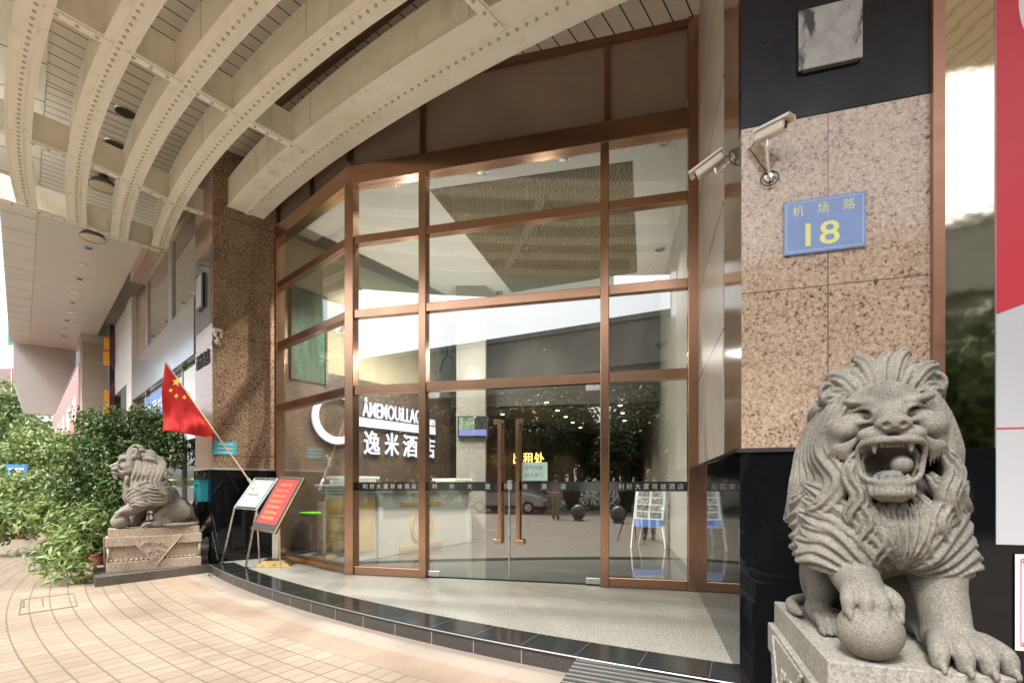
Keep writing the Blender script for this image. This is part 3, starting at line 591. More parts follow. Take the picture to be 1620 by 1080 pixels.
# ---------------------------------------------------------------- cameras
def bullet_cam(pos, aim, wall, label, s=1.0, name='security_camera'):
    t = thing(name, pos, label, 'security camera', 'security cameras'); pos = Vector(pos); d = (Vector(aim) - pos).normalized(); r = d.cross(Z).normalized(); u = r.cross(d)
    Mx = Matrix((r, d, u)).transposed()
    def bx(x0, x1, y0, y1, z0, z1): return [pos + Mx @ Vector(q) * s for q in ((x0, y0, z0), (x1, y0, z0), (x1, y1, z0), (x0, y1, z0), (x0, y0, z1), (x1, y0, z1), (x1, y1, z1), (x0, y1, z1))]
    part('housing', MB().hexa(bx(-.038, .038, -.12, .10, -.035, .035)), mat('camera_white', (.70, .66, .58), .4), t, bevel=.012)
    m = MB(); m.extr([pos + Mx @ Vector(q) * s for q in ((-.052, -.13, .025), (-.040, -.13, .052), (.040, -.13, .052), (.052, -.13, .025), (.046, -.13, .025), (.036, -.13, .046), (-.036, -.13, .046), (-.046, -.13, .025))], d * .27 * s); part('sunshield', m, mat('camera_shield', (.74, .72, .66), .4), t)
    m = MB(); c = pos + d * .1 * s
    Ml = Matrix((r, u, d)).transposed()
    for dz in (.013, -.013): m.lathe(c + u * dz * s, [(.013 * s, -.004), (.013 * s, .006), (.009 * s, .008)], 14, Ml)
    part('lens', m, M_dark, t)
    w_ = Vector(wall); m = MB(); m.tube([pos - u * .04 * s - d * .03 * s, pos - u * .09 * s - d * .03 * s, w_], .014 * s, 8)
    nrm = (pos - w_); nrm.z = 0; nrm.normalize(); mm = Matrix((Z, nrm.cross(Z), nrm)).transposed(); m.lathe(w_, [(.038 * s, 0), (.038 * s, .012), (.02 * s, .02)], 14, mm)
    part('bracket', m, M_steel, t)
    m = MB(); cpt = [pos - d * .12 * s - u * .01, pos - d * .17 * s - u * .05 * s, w_ + Z * -.02 + nrm * .03]
    for a in np.linspace(0, 2 * math.pi * 1.1, 16): cpt.append(w_ + nrm * .015 + Z * (-.055 * s - .055 * s * math.cos(a) + .03) + nrm.cross(Z) * .06 * s * math.sin(a))
    m.tube(cpt, .0035, 6); part('cable', m, M_rubber, t); return t
w1 = FR(.12, .0, 0); tcm = FR.tpx(1214)
zc = FR.zpx(1214, 214, .1)
bullet_cam(FR(tcm, .13, zc), FR(tcm + .7, .80, zc - .16), FR(tcm + .01, .005, zc - .20), 'upper of the two white security cameras on the corner pillar, pointing right to the street', .82)
ts = FS.tpx(1160); zc2 = FS.zpx(1140, 262)
zc2 = 3.60
bullet_cam(FS(.36, .15, zc2), FS(.62, 1.1, zc2 - .45), FS(.10, .005, zc2 - .10), 'lower of the two white security cameras, pointing left past the marble wall', .9)
zl = FL.zpx(345, 532)
bullet_cam(FC(.03, .17, 3.70), FC(-.1, 1.2, 3.3), FC(.06, .005, 3.62), 'small white security camera on the corner of the brown left pillar', 1.3)

# ---------------------------------------------------------------- number plate and metal plate on the right pillar
np_ = thing('street_plate', FR(.35, .01, 2.9), 'blue street number plate reading 18 on the pink granite pillar', 'street sign')
ta, tb = FR.tpx(1239), FR.tpx(1368); za, zb = FR.zpx(1239, 407), FR.zpx(1239, 323); 
part('plate', MB().fb(FR, ta, tb, .001, .018, za, zb), mat('plate_blue', (.19, .29, .56), .35, var=.08, vscale=10), np_, bevel=.004)
M_yel = mat('pale_yellow', (.70, .74, .30), .5, var=.1, vscale=40); w_ = tb - ta; h_ = zb - za
m = MB(); write(m, '18', FR(ta + w_ * .27, .0195, za + h_ * .12), FR.d, Z, w=w_ * .42, h=h_ * .43, bold=.012); part('number', m, M_yel, np_)
m = MB()
for k, c in enumerate('机场路'): write(m, c, FR(ta + w_ * (.11 + .31 * k), .0195, za + h_ * .70), FR.d, Z, w=w_ * .14, h=h_ * .20)
part('characters', m, M_yel, np_)
m = MB(); e = .008
for (a, b_, c, d) in ((ta + .02, tb - .02, za + .015, za + .018), (ta + .02, tb - .02, zb - .018, zb - .015), (ta + .013, ta + .016, za + .02, zb - .02), (tb - .016, tb - .013, za + .02, zb - .02)): m.fb(FR, a, b_, .0185, .0195, c, d)
part('border_line', m, mat('plate_line', (.6, .68, .7), .5), np_)
ta, tb = FR.tpx(1261), FR.tpx(1361); za, zb = FR.zpx(1261, 115, .02), FR.zpx(1261, 22, .02)
mp = thing('metal_plate', FR(.4, .01, 3.9), 'weathered blank grey metal plate high on the black upper part of the corner pillar', 'plate')
part('sheet', MB().fb(FR, ta, tb, .022, .034, za, zb), weather(mat('weathered_steel', (.34, .34, .33), .4, .2, var=.2, vscale=14, detail=9), (.03, .03, .03), .95, 5, .35, .56, .62), mp); part('backing', MB().fb(FR, ta + .02, tb - .02, .005, .0215, za - .012, zb - .02), M_dark, mp)

# ---------------------------------------------------------------- billboard and its black plinth
t2 = FR.tpx(1573); zbb = FR.zpx(1573, 860)
bbd = thing('billboard', FR(1.3, .02, 1), 'large billboard panel, red above and white below, at the right edge', 'billboard')
tR = t2 + .8; zr = FR.zpx(1573, 498); k = .30
m = MB(); o_ = .016; m.fb(FR, t2, tR, -.05, o_, zbb, HS); part('white_panel', m, mat('billboard_white', (.50, .515, .55), .4), bbd)
m = MB(); m.extr([FR(t2, o_ + .001, zr), FR(tR, o_ + .001, zr + .29), FR(tR, o_ + .001, HS), FR(t2, o_ + .001, HS)], FR.n * .003); part('red_field', m, mat('billboard_red', (.52, .03, .05), .4), bbd)
m = MB(); m.fb(FR, t2, tR, o_ + .0005, o_ + .0035, FR.zpx(1573, 679), FR.zpx(1573, 677)); part('red_line', m, mat('thin_red', (.6, .05, .08), .4), bbd)
cxx = FR.tpx(1607) + .33; m = MB(); cz_ = FR.zpx(1607, 10); m.extr([FR(cxx + .33 * math.cos(a), o_ + .0045, cz_ + .42 * math.sin(a)) for a in np.linspace(0, 2 * math.pi, 48, endpoint=False)], FR.n * .002); part('white_disc', m, mat('disc_white', (.7, .7, .72), .4), bbd)
bpl = part('black_plinth', MB().fb(FR, TR + .61, TR + 1.6, -.3, .02, 0, zbb - .03), M_black, loc=FR(1.6, 0, 0)); tag(bpl, 'black polished stone plinth under the billboard, with a pale joint', 'plinth')
nt_ = thing('paper_notice', FR(1.4, .03, .9), 'white paper notice with a red ornamental border on the black plinth', 'notice')
ta = FR.tpx(1601); tb = ta + .34; za, zb = FR.zpx(1603, 1028, .03), FR.zpx(1603, 876, .03)
part('paper', MB().fb(FR, ta, tb, .022, .025, za, zb), mat('notice_paper', (.75, .75, .76), .5), nt_)
m = MB()
for (a, b_, c, d) in ((ta + .03, tb - .03, za + .028, za + .032), (ta + .03, tb - .03, zb - .032, zb - .028), (ta + .022, ta + .026, za + .04, zb - .04), (tb - .026, tb - .022, za + .04, zb - .04)): m.fb(FR, a, b_, .0255, .0265, c, d)
for (a, c, sx, sz) in ((ta + .02, za + .02, 1, 1), (ta + .02, zb - .02, 1, -1)):
    for q in range(3): m.tube([FR(a + sx * (.012 + .012 * q + .009 * math.cos(t)), .027, c + sz * (.012 + .008 * math.sin(t) + .01 * (q % 2))) for t in np.linspace(0, 5.2, 12)], .0022, 4)
part('red_border', m, mat('red_ink', (.6, .03, .04), .5), nt_)
m = MB(); write(m, '必', FR(ta + .055, .0262, (za + zb) / 2 - .01), FR.d, Z, h=.055); part('blue_character', m, mat('blue_ink', (.02, .03, .25), .5), nt_)

# ---------------------------------------------------------------- flag
fl = thing('flag', (G(395, 760, 1.3)), 'red national flag with yellow stars on a thin slanting wooden pole', 'flag')
fb0 = at(396, 762, 7.45); fb1 = at(262, 573, 7.45 - .35); dpl = (fb1 - fb0)
part('pole', MB().tube([fb0 - dpl * .05, fb1], .011, 8), mat('pole_wood', (.55, .42, .30), .5), fl)
part('pole_bracket', MB().tube([fb0 - dpl * .08, fb0 + dpl * .03], .022, 8), M_steel, fl)
cr = [at(261, 574, 7.1), at(337, 691, 7.25), at(254, 681, 7.17)]
# drooping cloth: hoist along the pole, free edge falling to the lower left
m = MB(); NU, NV = 30, 22; pu0, pu1 = at(261, 573, 7.10), at(337, 678, 7.30); lw0, lw1 = at(253, 680, 7.05), at(336, 692, 7.28)
def flagp(u, v):                            # u along the pole (0 = top), v towards the free edge
    a = pu0.lerp(pu1, u); b_ = lw0.lerp(lw1, u); p = a.lerp(b_, v)
    return p + Vector((.3, -1, 0)) * (.07 * math.sin(v * 5.5 + u * 7) * v + .035 * math.sin(u * 17 + v * 5) * v + .012 * math.sin(u * 31 - v * 9) * v)
m.v = [flagp(i / NU, j / NV) for i in range(NU + 1) for j in range(NV + 1)]
m.f = [(i * (NV + 1) + j, (i + 1) * (NV + 1) + j, (i + 1) * (NV + 1) + j + 1, i * (NV + 1) + j + 1) for i in range(NU) for j in range(NV)]
M_flag = mat('flag_red', (.58, .022, .022), .8, var=.06, vscale=9); clo = part('cloth', m, M_flag, fl, smooth=True); so_ = clo.modifiers.new('thick', 'SOLIDIFY'); so_.thickness = .003
m = MB()
def star(px, py, r, rot, n_=5):
    base_y = 7.0; pts = []
    for k in range(10):
        rr = r if k % 2 == 0 else r * .40; a = rot + k * math.pi / 5; pts.append(at(px + rr * math.sin(a), py - rr * math.cos(a), base_y + .02))
    m.extr(pts, Vector((0, .004, 0)))
star(279, 604, 7.5, .2)
for p_ in ((270, 617), (278.5, 626), (291.5, 628), (299, 623)): star(*p_, 3.8, .3)
part('stars', m, mat('star_yellow', (.85, .62, .06), .6), fl)

# ---------------------------------------------------------------- stands on the platform
sn = thing('document_stand', G(375, 890, .15), 'chrome floor stand holding a white sheet, behind the red notice stand', 'stand')
def slab(c4, th, out): nn = (c4[1] - c4[0]).cross(c4[3] - c4[0]).normalized() * out; return MB().extr(c4, nn * th)
q = [at(371, 803, 6.85), at(406, 806, 6.55), None, at(404, 756, 7.05)]; q[2] = q[1] + q[3] - q[0]
part('board', slab(q, .02, -1), mat('dark_board', (.05, .05, .05), .4), sn)
cq = sum(q, Vector()) / 4; nn = (q[1] - q[0]).cross(q[3] - q[0]).normalized(); nn = nn if nn.y < 0 else -nn
ins = [cq + (p - cq) * .86 + nn * .004 for p in q]; part('sheet', slab(ins, .003, 1 if (q[1] - q[0]).cross(q[3] - q[0]).y < 0 else -1), mat('sheet_white', (.60, .62, .60), .4), sn)
m = MB(); U_, V_ = (q[1] - q[0]).normalized(), (q[3] - q[0]).normalized(); U2 = U_; V2 = (V_ - U_ * V_.dot(U_)).normalized()
for k, s_ in enumerate(('敬告', '暂停营业通知')): write(m, s_, ins[0] + U_ * .06 + V_ * (.26 - k * .09) + nn * .008, U2, V2, h=.045)
part('lettering', m, mat('ink', (.05, .05, .05), .6), sn)
m = MB()
for a, b_ in ((q[0], q[3]), (q[1], q[2])):
    m.tube([a, b_], .012, 8)
f1, f2 = G(351, 889, .16), G(389, 896, .16)
m.tube([q[0], f1], .013, 8); m.tube([q[1], f2], .013, 8); m.tube([q[0], q[1]], .012, 8); m.tube([q[3], q[2]], .012, 8)
part('frame', m, M_steel, sn)
bk = [q[3] + Vector((.15, .25, 0)), q[2] + Vector((.15, .2, 0))]; m = MB(); m.tube([q[3], Vector((q[3].x + .0, q[3].y + .12, .17))], .011, 8); m.tube([q[2], Vector((q[2].x - .02, q[2].y + .12, .17))], .011, 8); part('rear_leg', m, M_steel, sn)
m = MB()
for f_ in (f1, f2): m.lathe(f_ - Z * .012, [(.04, 0), (.04, .006), (.02, .012)], 14)
part('foot', m, M_dark, sn)
rs2 = thing('notice_stand', G(437, 900, .15), 'gold edged stand with a tilted red notice panel on a square chrome post', 'stand')
q = [at(396, 836, 6.35), at(434, 843, 6.05), None, at(443, 752, 6.68)]; q[2] = q[1] + q[3] - q[0]
nn = (q[1] - q[0]).cross(q[3] - q[0]).normalized(); sg_ = 1 if nn.y < 0 else -1; nn = nn * sg_
part('gold_frame', MB().extr([p - nn * .035 for p in q], nn * .034), M_gold, rs2, bevel=.006)
cq = sum(q, Vector()) / 4; sc = lambda k1, k2, e: [cq + (p - cq) * k1 + nn * e for p in q]
part('black_border', MB().extr(sc(.95, 0, 0), nn * .004), mat('black_border', (.06, .06, .065), .25), rs2)
bil = lambda u, v: q[0].lerp(q[1], u).lerp(q[3].lerp(q[2], u), v)
ins = [bil(u, v) + nn * .005 for u, v in ((.10, .13), (.90, .13), (.90, .93), (.10, .93))]
part('red_sheet', MB().extr(ins, nn * .002), mat('notice_red', (.75, .05, .04), .35, var=.15, vscale=7), rs2)
m = MB(); U_ = (q[1] - q[0]).normalized(); V_ = (ins[3] - ins[0]).normalized(); V2 = (V_ - U_ * V_.dot(U_)).normalized(); LV = (ins[3] - ins[0]).length; LU = (ins[1] - ins[0]).length
for k, s_ in enumerate(('住宿公告', '标准双人房', '豪华大床房', '商务套房', '家庭房', '欢迎光临', '特价优惠')):
    write(m, s_, ins[0] + U_ * LU * (.12 if k else .2) + V_ * LV * (.84 - .125 * k) + nn * .0035, U_, V_, w=LU * (.62 if k else .6), h=LV * (.06 if k else .08))
part('lettering', m, mat('gold_text', (.85, .50, .12), .5), rs2)
pb = G(437, 893, .15); pt = cq - nn * .03; m = MB(); fp = Fr(pb.x, pb.y, 1, .15, 1); m.fb(fp, -.045, .045, -.045, .045, .24, pt.z - .02); part('post', m, M_steel, rs2, bevel=.004)
m = MB(); m.hexa([fp(-.26, -.2, .15), fp(.26, -.2, .15), fp(.26, .2, .15), fp(-.26, .2, .15), fp(-.14, -.12, .235), fp(.14, -.12, .235), fp(.14, .12, .235), fp(-.14, .12, .235)]); part('gold_base', m, M_gold, rs2, bevel=.008)
part('base_cap', MB().fb(fp, -.13, .13, -.11, .11, .236, .25), M_dark, rs2)
# ring of cable on the paving, entrance mat, cover plate in the paving
cb = part('ground_hook', MB().tube([G(333 + 6 * math.cos(a) + 3, 910 - 5 * math.sin(a), .03) for a in np.linspace(0, 3.1, 12)], .008, 6), M_rubber, loc=G(336, 910, 0)); tag(cb, 'small curved black cable end on the paving by the platform corner', 'cable')
mt = thing('entrance_mat', G(1010, 1065, 0), 'black and silver ribbed ramp mat leaning on the platform kerb, lower right', 'mat')
q0, q1 = G(916, 1034, .13), G(1172, 1072, .13); fm = Fr(q0.x, q0.y, q1.x - q0.x, q1.y - q0.y, 1); fm.n = fm.n if fm.n.y < 0 else -fm.n
LM = 1.06; zr_ = lambda o: .128 - .115 * o
part('base', MB().hexa([fm(0, .012, .002), fm(LM, .012, .002), fm(LM, 1.0, .002), fm(0, 1.0, .002), fm(0, .012, zr_(.012)), fm(LM, .012, zr_(.012)), fm(LM, 1.0, zr_(1)), fm(0, 1.0, zr_(1))]), M_rubber, mt)
m = MB()
for k in range(18):
    o0 = .03 + k * .054; o1 = o0 + .013
    m.hexa([fm(.005, o0, zr_(o0)), fm(LM - .005, o0, zr_(o0)), fm(LM - .005, o1, zr_(o1)), fm(.005, o1, zr_(o1)), fm(.005, o0, zr_(o0) + .008), fm(LM - .005, o0, zr_(o0) + .008), fm(LM - .005, o1, zr_(o1) + .008), fm(.005, o1, zr_(o1) + .008)])
part('ribs', m, mat('mat_rib', (.20, .195, .18), .4, .4, var=.15), mt)
cv_ = thing('drain_cover', G(80, 955, 0), 'tiled access cover with dark edge joints set in the paving', 'cover')
q = [G(30, 972, .004), G(122, 958, .004), G(116, 938, .004), G(34, 948, .004)]
m = MB()
for i in range(4):
    a, b_ = q[i], q[(i + 1) % 4]; m.tube([a, b_], .007 if i < 1 else .004, 4)
part('edge', m, mat('cover_edge', (.19, .16, .13), .7), cv_)
m = MB()
for p in (G(37, 948, .004), G(66, 946, .004)): m.tube([p, p + (G(37, 960, .004) - G(37, 948, .004))], .007, 4)
part('joint', m, mat('cover_joint', (.20, .17, .14), .8), cv_)

# ---------------------------------------------------------------- ceiling lamps
M_lampout = mat('lamp_shell', (.10, .095, .08), .4); M_lampin = mat('lamp_reflector', (.70, .62, .45), .25, .5)
def dish(px, py, z, r, label):
    c = G(px, py, z); t = thing('ceiling_lamp', c, label, 'lamp', 'dish lamps under the soffit')
    part('shade', MB().lathe(c, [(r, 0), (r * .97, .03), (r * .75, .10), (r * .35, .14), (r * .3, HS - z - .001)], 28), M_lampout, t, smooth=True)
    part('reflector', MB().lathe(c + Z * -.002, [(r * .95, 0), (r * .95, .001)], 28), M_lampin, t)
    part('rim', MB().tube([c + Vector((r * math.cos(a), r * math.sin(a), 0)) for a in np.linspace(0, 2 * math.pi, 29)], .010, 6), mat('lamp_rim', (.25, .23, .2), .4), t)
dish(163, 296, 6.50, .20, 'dish lamp hanging below the slats between the canopy beams, right of the leftmost beam')
dish(147, 377, 6.48, .22, 'dish lamp hanging just beyond the end of the canopy, nearest the shop overhang')
for k, (px_, py_, r) in enumerate(((199, 178, .13), (181, 228, .13))):
    c = G(px_, py_, HS); t = thing('recessed_lamp', c, ('open dark recessed lamp hole in the slats, framed by canopy beams' if k == 0 else 'recessed lamp ring half hidden behind a cross rib'), 'lamp')
    part('ring', MB().tube([c + Vector((r * math.cos(a), r * math.sin(a), -.006)) for a in np.linspace(0, 2 * math.pi, 29)], .014, 6), M_steel, t)
    part('opening', MB().lathe(c - Z * .008, [(r, 0), (r, .004)], 28), M_dark, t)
dsc = ('nearest', 'second nearest', 'third nearest', 'fourth', 'fifth', 'sixth', 'seventh', 'eighth', 'ninth', 'farthest')
for k, (px_, py_) in enumerate(((140, 392), (132, 418), (125.5, 441), (120, 461), (115, 478.5), (110, 493), (107, 507), (103.5, 519), (101, 531), (95, 551))):
    c = G(px_, py_, HS - .006); t = thing('downlight', c, dsc[k] + ' small round downlight in the row along the slatted overhang', 'downlight', 'downlights in the overhang')
    part('ring', MB().lathe(c - Z * .012, [(.10, 0), (.10, .011)], 18), M_steel, t); part('lens', MB().lathe(c - Z * .016, [(.065, 0), (.065, .003)], 16), M_dark if k % 2 == 0 else M_steel, t)
# ---------------------------------------------------------------- carved stone lions (signed distance field -> surface)
class Field:
    def __init__(s, lo, hi, h):
        s.h = h; s.o = np.array(lo, float); s.n = [int((b - a) / h) + 1 for a, b in zip(lo, hi)]
        s.D = np.full(s.n, 0.5, np.float32)
        s.ax = [s.o[i] + h * np.arange(s.n[i]) for i in range(3)]
    def sub(s, lo, hi):
        sl = []
        for i in range(3):
            a = max(0, int((lo[i] - s.o[i]) / s.h)); b = min(s.n[i], int((hi[i] - s.o[i]) / s.h) + 2)
            if b <= a: return None, None
            sl.append(slice(a, b))
        P = np.stack(np.meshgrid(*[s.ax[i][sl[i]] for i in range(3)], indexing='ij'), -1)
        return tuple(sl), P
    def put(s, sl, d, k, cut=False):
        a = s.D[sl]
        if cut: a = -a
        if k > 0:
            hh = np.clip(.5 + .5 * (a - d) / k, 0, 1); r = a * (1 - hh) + d * hh - k * hh * (1 - hh)
        else: r = np.minimum(a, d)
        s.D[sl] = -r if cut else r
    def ell(s, c, r, k=.03, M=None, cut=False, neg=False):
        c = np.array(c, float); r = np.array(r, float); R_ = r.max() + k + .02
        sl, P = s.sub(c - R_, c + R_)
        if sl is None: return
        q = P - c
        if M is not None: q = q @ M          # M columns: local axes
        k0 = np.linalg.norm(q / r, axis=-1); k1 = np.linalg.norm(q / r ** 2, axis=-1) + 1e-9
        d = k0 * (k0 - 1) / k1
        if cut:                               # remove
            a = s.D[sl]; hh = np.clip(.5 - .5 * (a + d) / max(k, 1e-4), 0, 1); s.D[sl] = a * (1 - hh) + (-d) * hh + k * hh * (1 - hh)
        else: s.put(sl, d, k)
    def path(s, pts, rad, k=.02, ridges=0, amp=.0, flat=1.0, ref=(0, -1, 0), cut=False, sub=6):
        pts = np.array(pts, float); rad = np.array(rad, float) if np.ndim(rad) else np.full(len(pts), rad)
        # catmull-rom
        if len(pts) > 2 and sub > 1:
            e = np.vstack([2 * pts[0] - pts[1], pts, 2 * pts[-1] - pts[-2]]); re = np.concatenate([[rad[0]], rad, [rad[-1]]]); o = []; ro = []
            for i in range(1, len(e) - 2):
                for t in np.linspace(0, 1, sub, endpoint=False):
                    o.append(.5 * (2 * e[i] + (e[i + 1] - e[i - 1]) * t + (2 * e[i - 1] - 5 * e[i] + 4 * e[i + 1] - e[i + 2]) * t * t + (3 * e[i] - e[i - 1] - 3 * e[i + 1] + e[i + 2]) * t ** 3))
                    ro.append(re[i] * (1 - t) + re[i + 1] * t)
            o.append(pts[-1]); ro.append(rad[-1]); pts = np.array(o); rad = np.array(ro)
        pad = rad.max() + k + .015 + amp
        sl, P = s.sub(pts.min(0) - pad, pts.max(0) + pad)
        if sl is None: return
        best = np.full(P.shape[:3], 9.0); ref = np.array(ref, float)
        for i in range(len(pts) - 1):
            a, b = pts[i], pts[i + 1]; ab = b - a; L2 = ab @ ab + 1e-12
            t = np.clip((P - a) @ ab / L2, 0, 1); v = P - a - t[..., None] * ab
            r = rad[i] * (1 - t) + rad[i + 1] * t
            if flat != 1.0 or ridges:
                T = ab / math.sqrt(L2); n = ref - T * (ref @ T); n /= np.linalg.norm(n) + 1e-9; bn = np.cross(T, n)
                vn = v @ n; vb = v @ bn; vt = v @ T
                dist = np.sqrt((vn / flat) ** 2 + vb ** 2 + vt ** 2)
                if ridges: dist = dist - amp * np.cos(np.clip(vb / np.maximum(r, .004), -1, 1) * math.pi * ridges / 1.0) * np.minimum(1, r / .02)
                d = (dist - r) * min(1, flat) if flat < 1 else dist - r
            else: d = np.linalg.norm(v, axis=-1) - r
            best = np.minimum(best, d)
        if cut:
            a = s.D[sl]; hh = np.clip(.5 - .5 * (a + best) / max(k, 1e-4), 0, 1); s.D[sl] = a * (1 - hh) + (-best) * hh + k * hh * (1 - hh)
        else: s.put(sl, best, k)
    def mesh(s, name):
        D = s.D; D[0] = D[-1] = .1; D[:, 0] = D[:, -1] = .1; D[:, :, 0] = D[:, :, -1] = .1
        sg = D < 0; c = np.zeros(tuple(x - 1 for x in s.n), np.int8)
        for i in (0, 1):
            for j in (0, 1):
                for k in (0, 1): c += sg[i:s.n[0] - 1 + i, j:s.n[1] - 1 + j, k:s.n[2] - 1 + k]
        act = np.argwhere((c > 0) & (c < 8)); idx = np.full(c.shape, -1, np.int32); idx[tuple(act.T)] = np.arange(len(act))
        cv = {}
        for i in (0, 1):
            for j in (0, 1):
                for k in (0, 1): cv[i, j, k] = D[act[:, 0] + i, act[:, 1] + j, act[:, 2] + k].astype(float)
        acc = np.zeros((len(act), 3)); cnt = np.zeros(len(act))
        for a in cv:
            for ax_ in range(3):
                if a[ax_]: continue
                b = list(a); b[ax_] = 1; b = tuple(b); va, vb = cv[a], cv[b]; m = (va < 0) != (vb < 0)
                t = np.where(m, va / np.where(m, va - vb, 1), 0); p = np.tile(np.array(a, float), (len(act), 1)); p[:, ax_] += t
                acc[m] += p[m]; cnt += m
        V = s.o + s.h * (act + acc / cnt[:, None])
        Q = []
        for ax_ in range(3):
            sh = [slice(None)] * 3; sh2 = [slice(None)] * 3; sh[ax_] = slice(0, -1); sh2[ax_] = slice(1, None)
            A = sg[tuple(sh)]; B = sg[tuple(sh2)]; e = np.argwhere(A != B); u, w = [(1, 2), (2, 0), (0, 1)][ax_]
            e = e[(e[:, u] > 0) & (e[:, w] > 0)]; inside = A[tuple(e.T)]
            def cell(du, dw):
                q = e.copy(); q[:, u] -= du; q[:, w] -= dw; q = np.minimum(q, np.array(c.shape) - 1); return idx[tuple(q.T)]
            q = np.stack([cell(1, 1), cell(0, 1), cell(0, 0), cell(1, 0)], 1)
            q[~inside] = q[~inside][:, ::-1]; Q.append(q[(q >= 0).all(1)])
        Q = np.vstack(Q)
        me = bpy.data.meshes.new(name); me.vertices.add(len(V)); me.vertices.foreach_set('co', V.astype(np.float32).ravel())
        me.loops.add(Q.size); me.loops.foreach_set('vertex_index', Q.astype(np.int32).ravel())
        me.polygons.add(len(Q)); me.polygons.foreach_set('loop_start', (np.arange(len(Q)) * 4).astype(np.int32)); me.polygons.foreach_set('loop_total', np.full(len(Q), 4, np.int32))
        me.update(calc_edges=True); me.validate(); me.shade_smooth(); return me

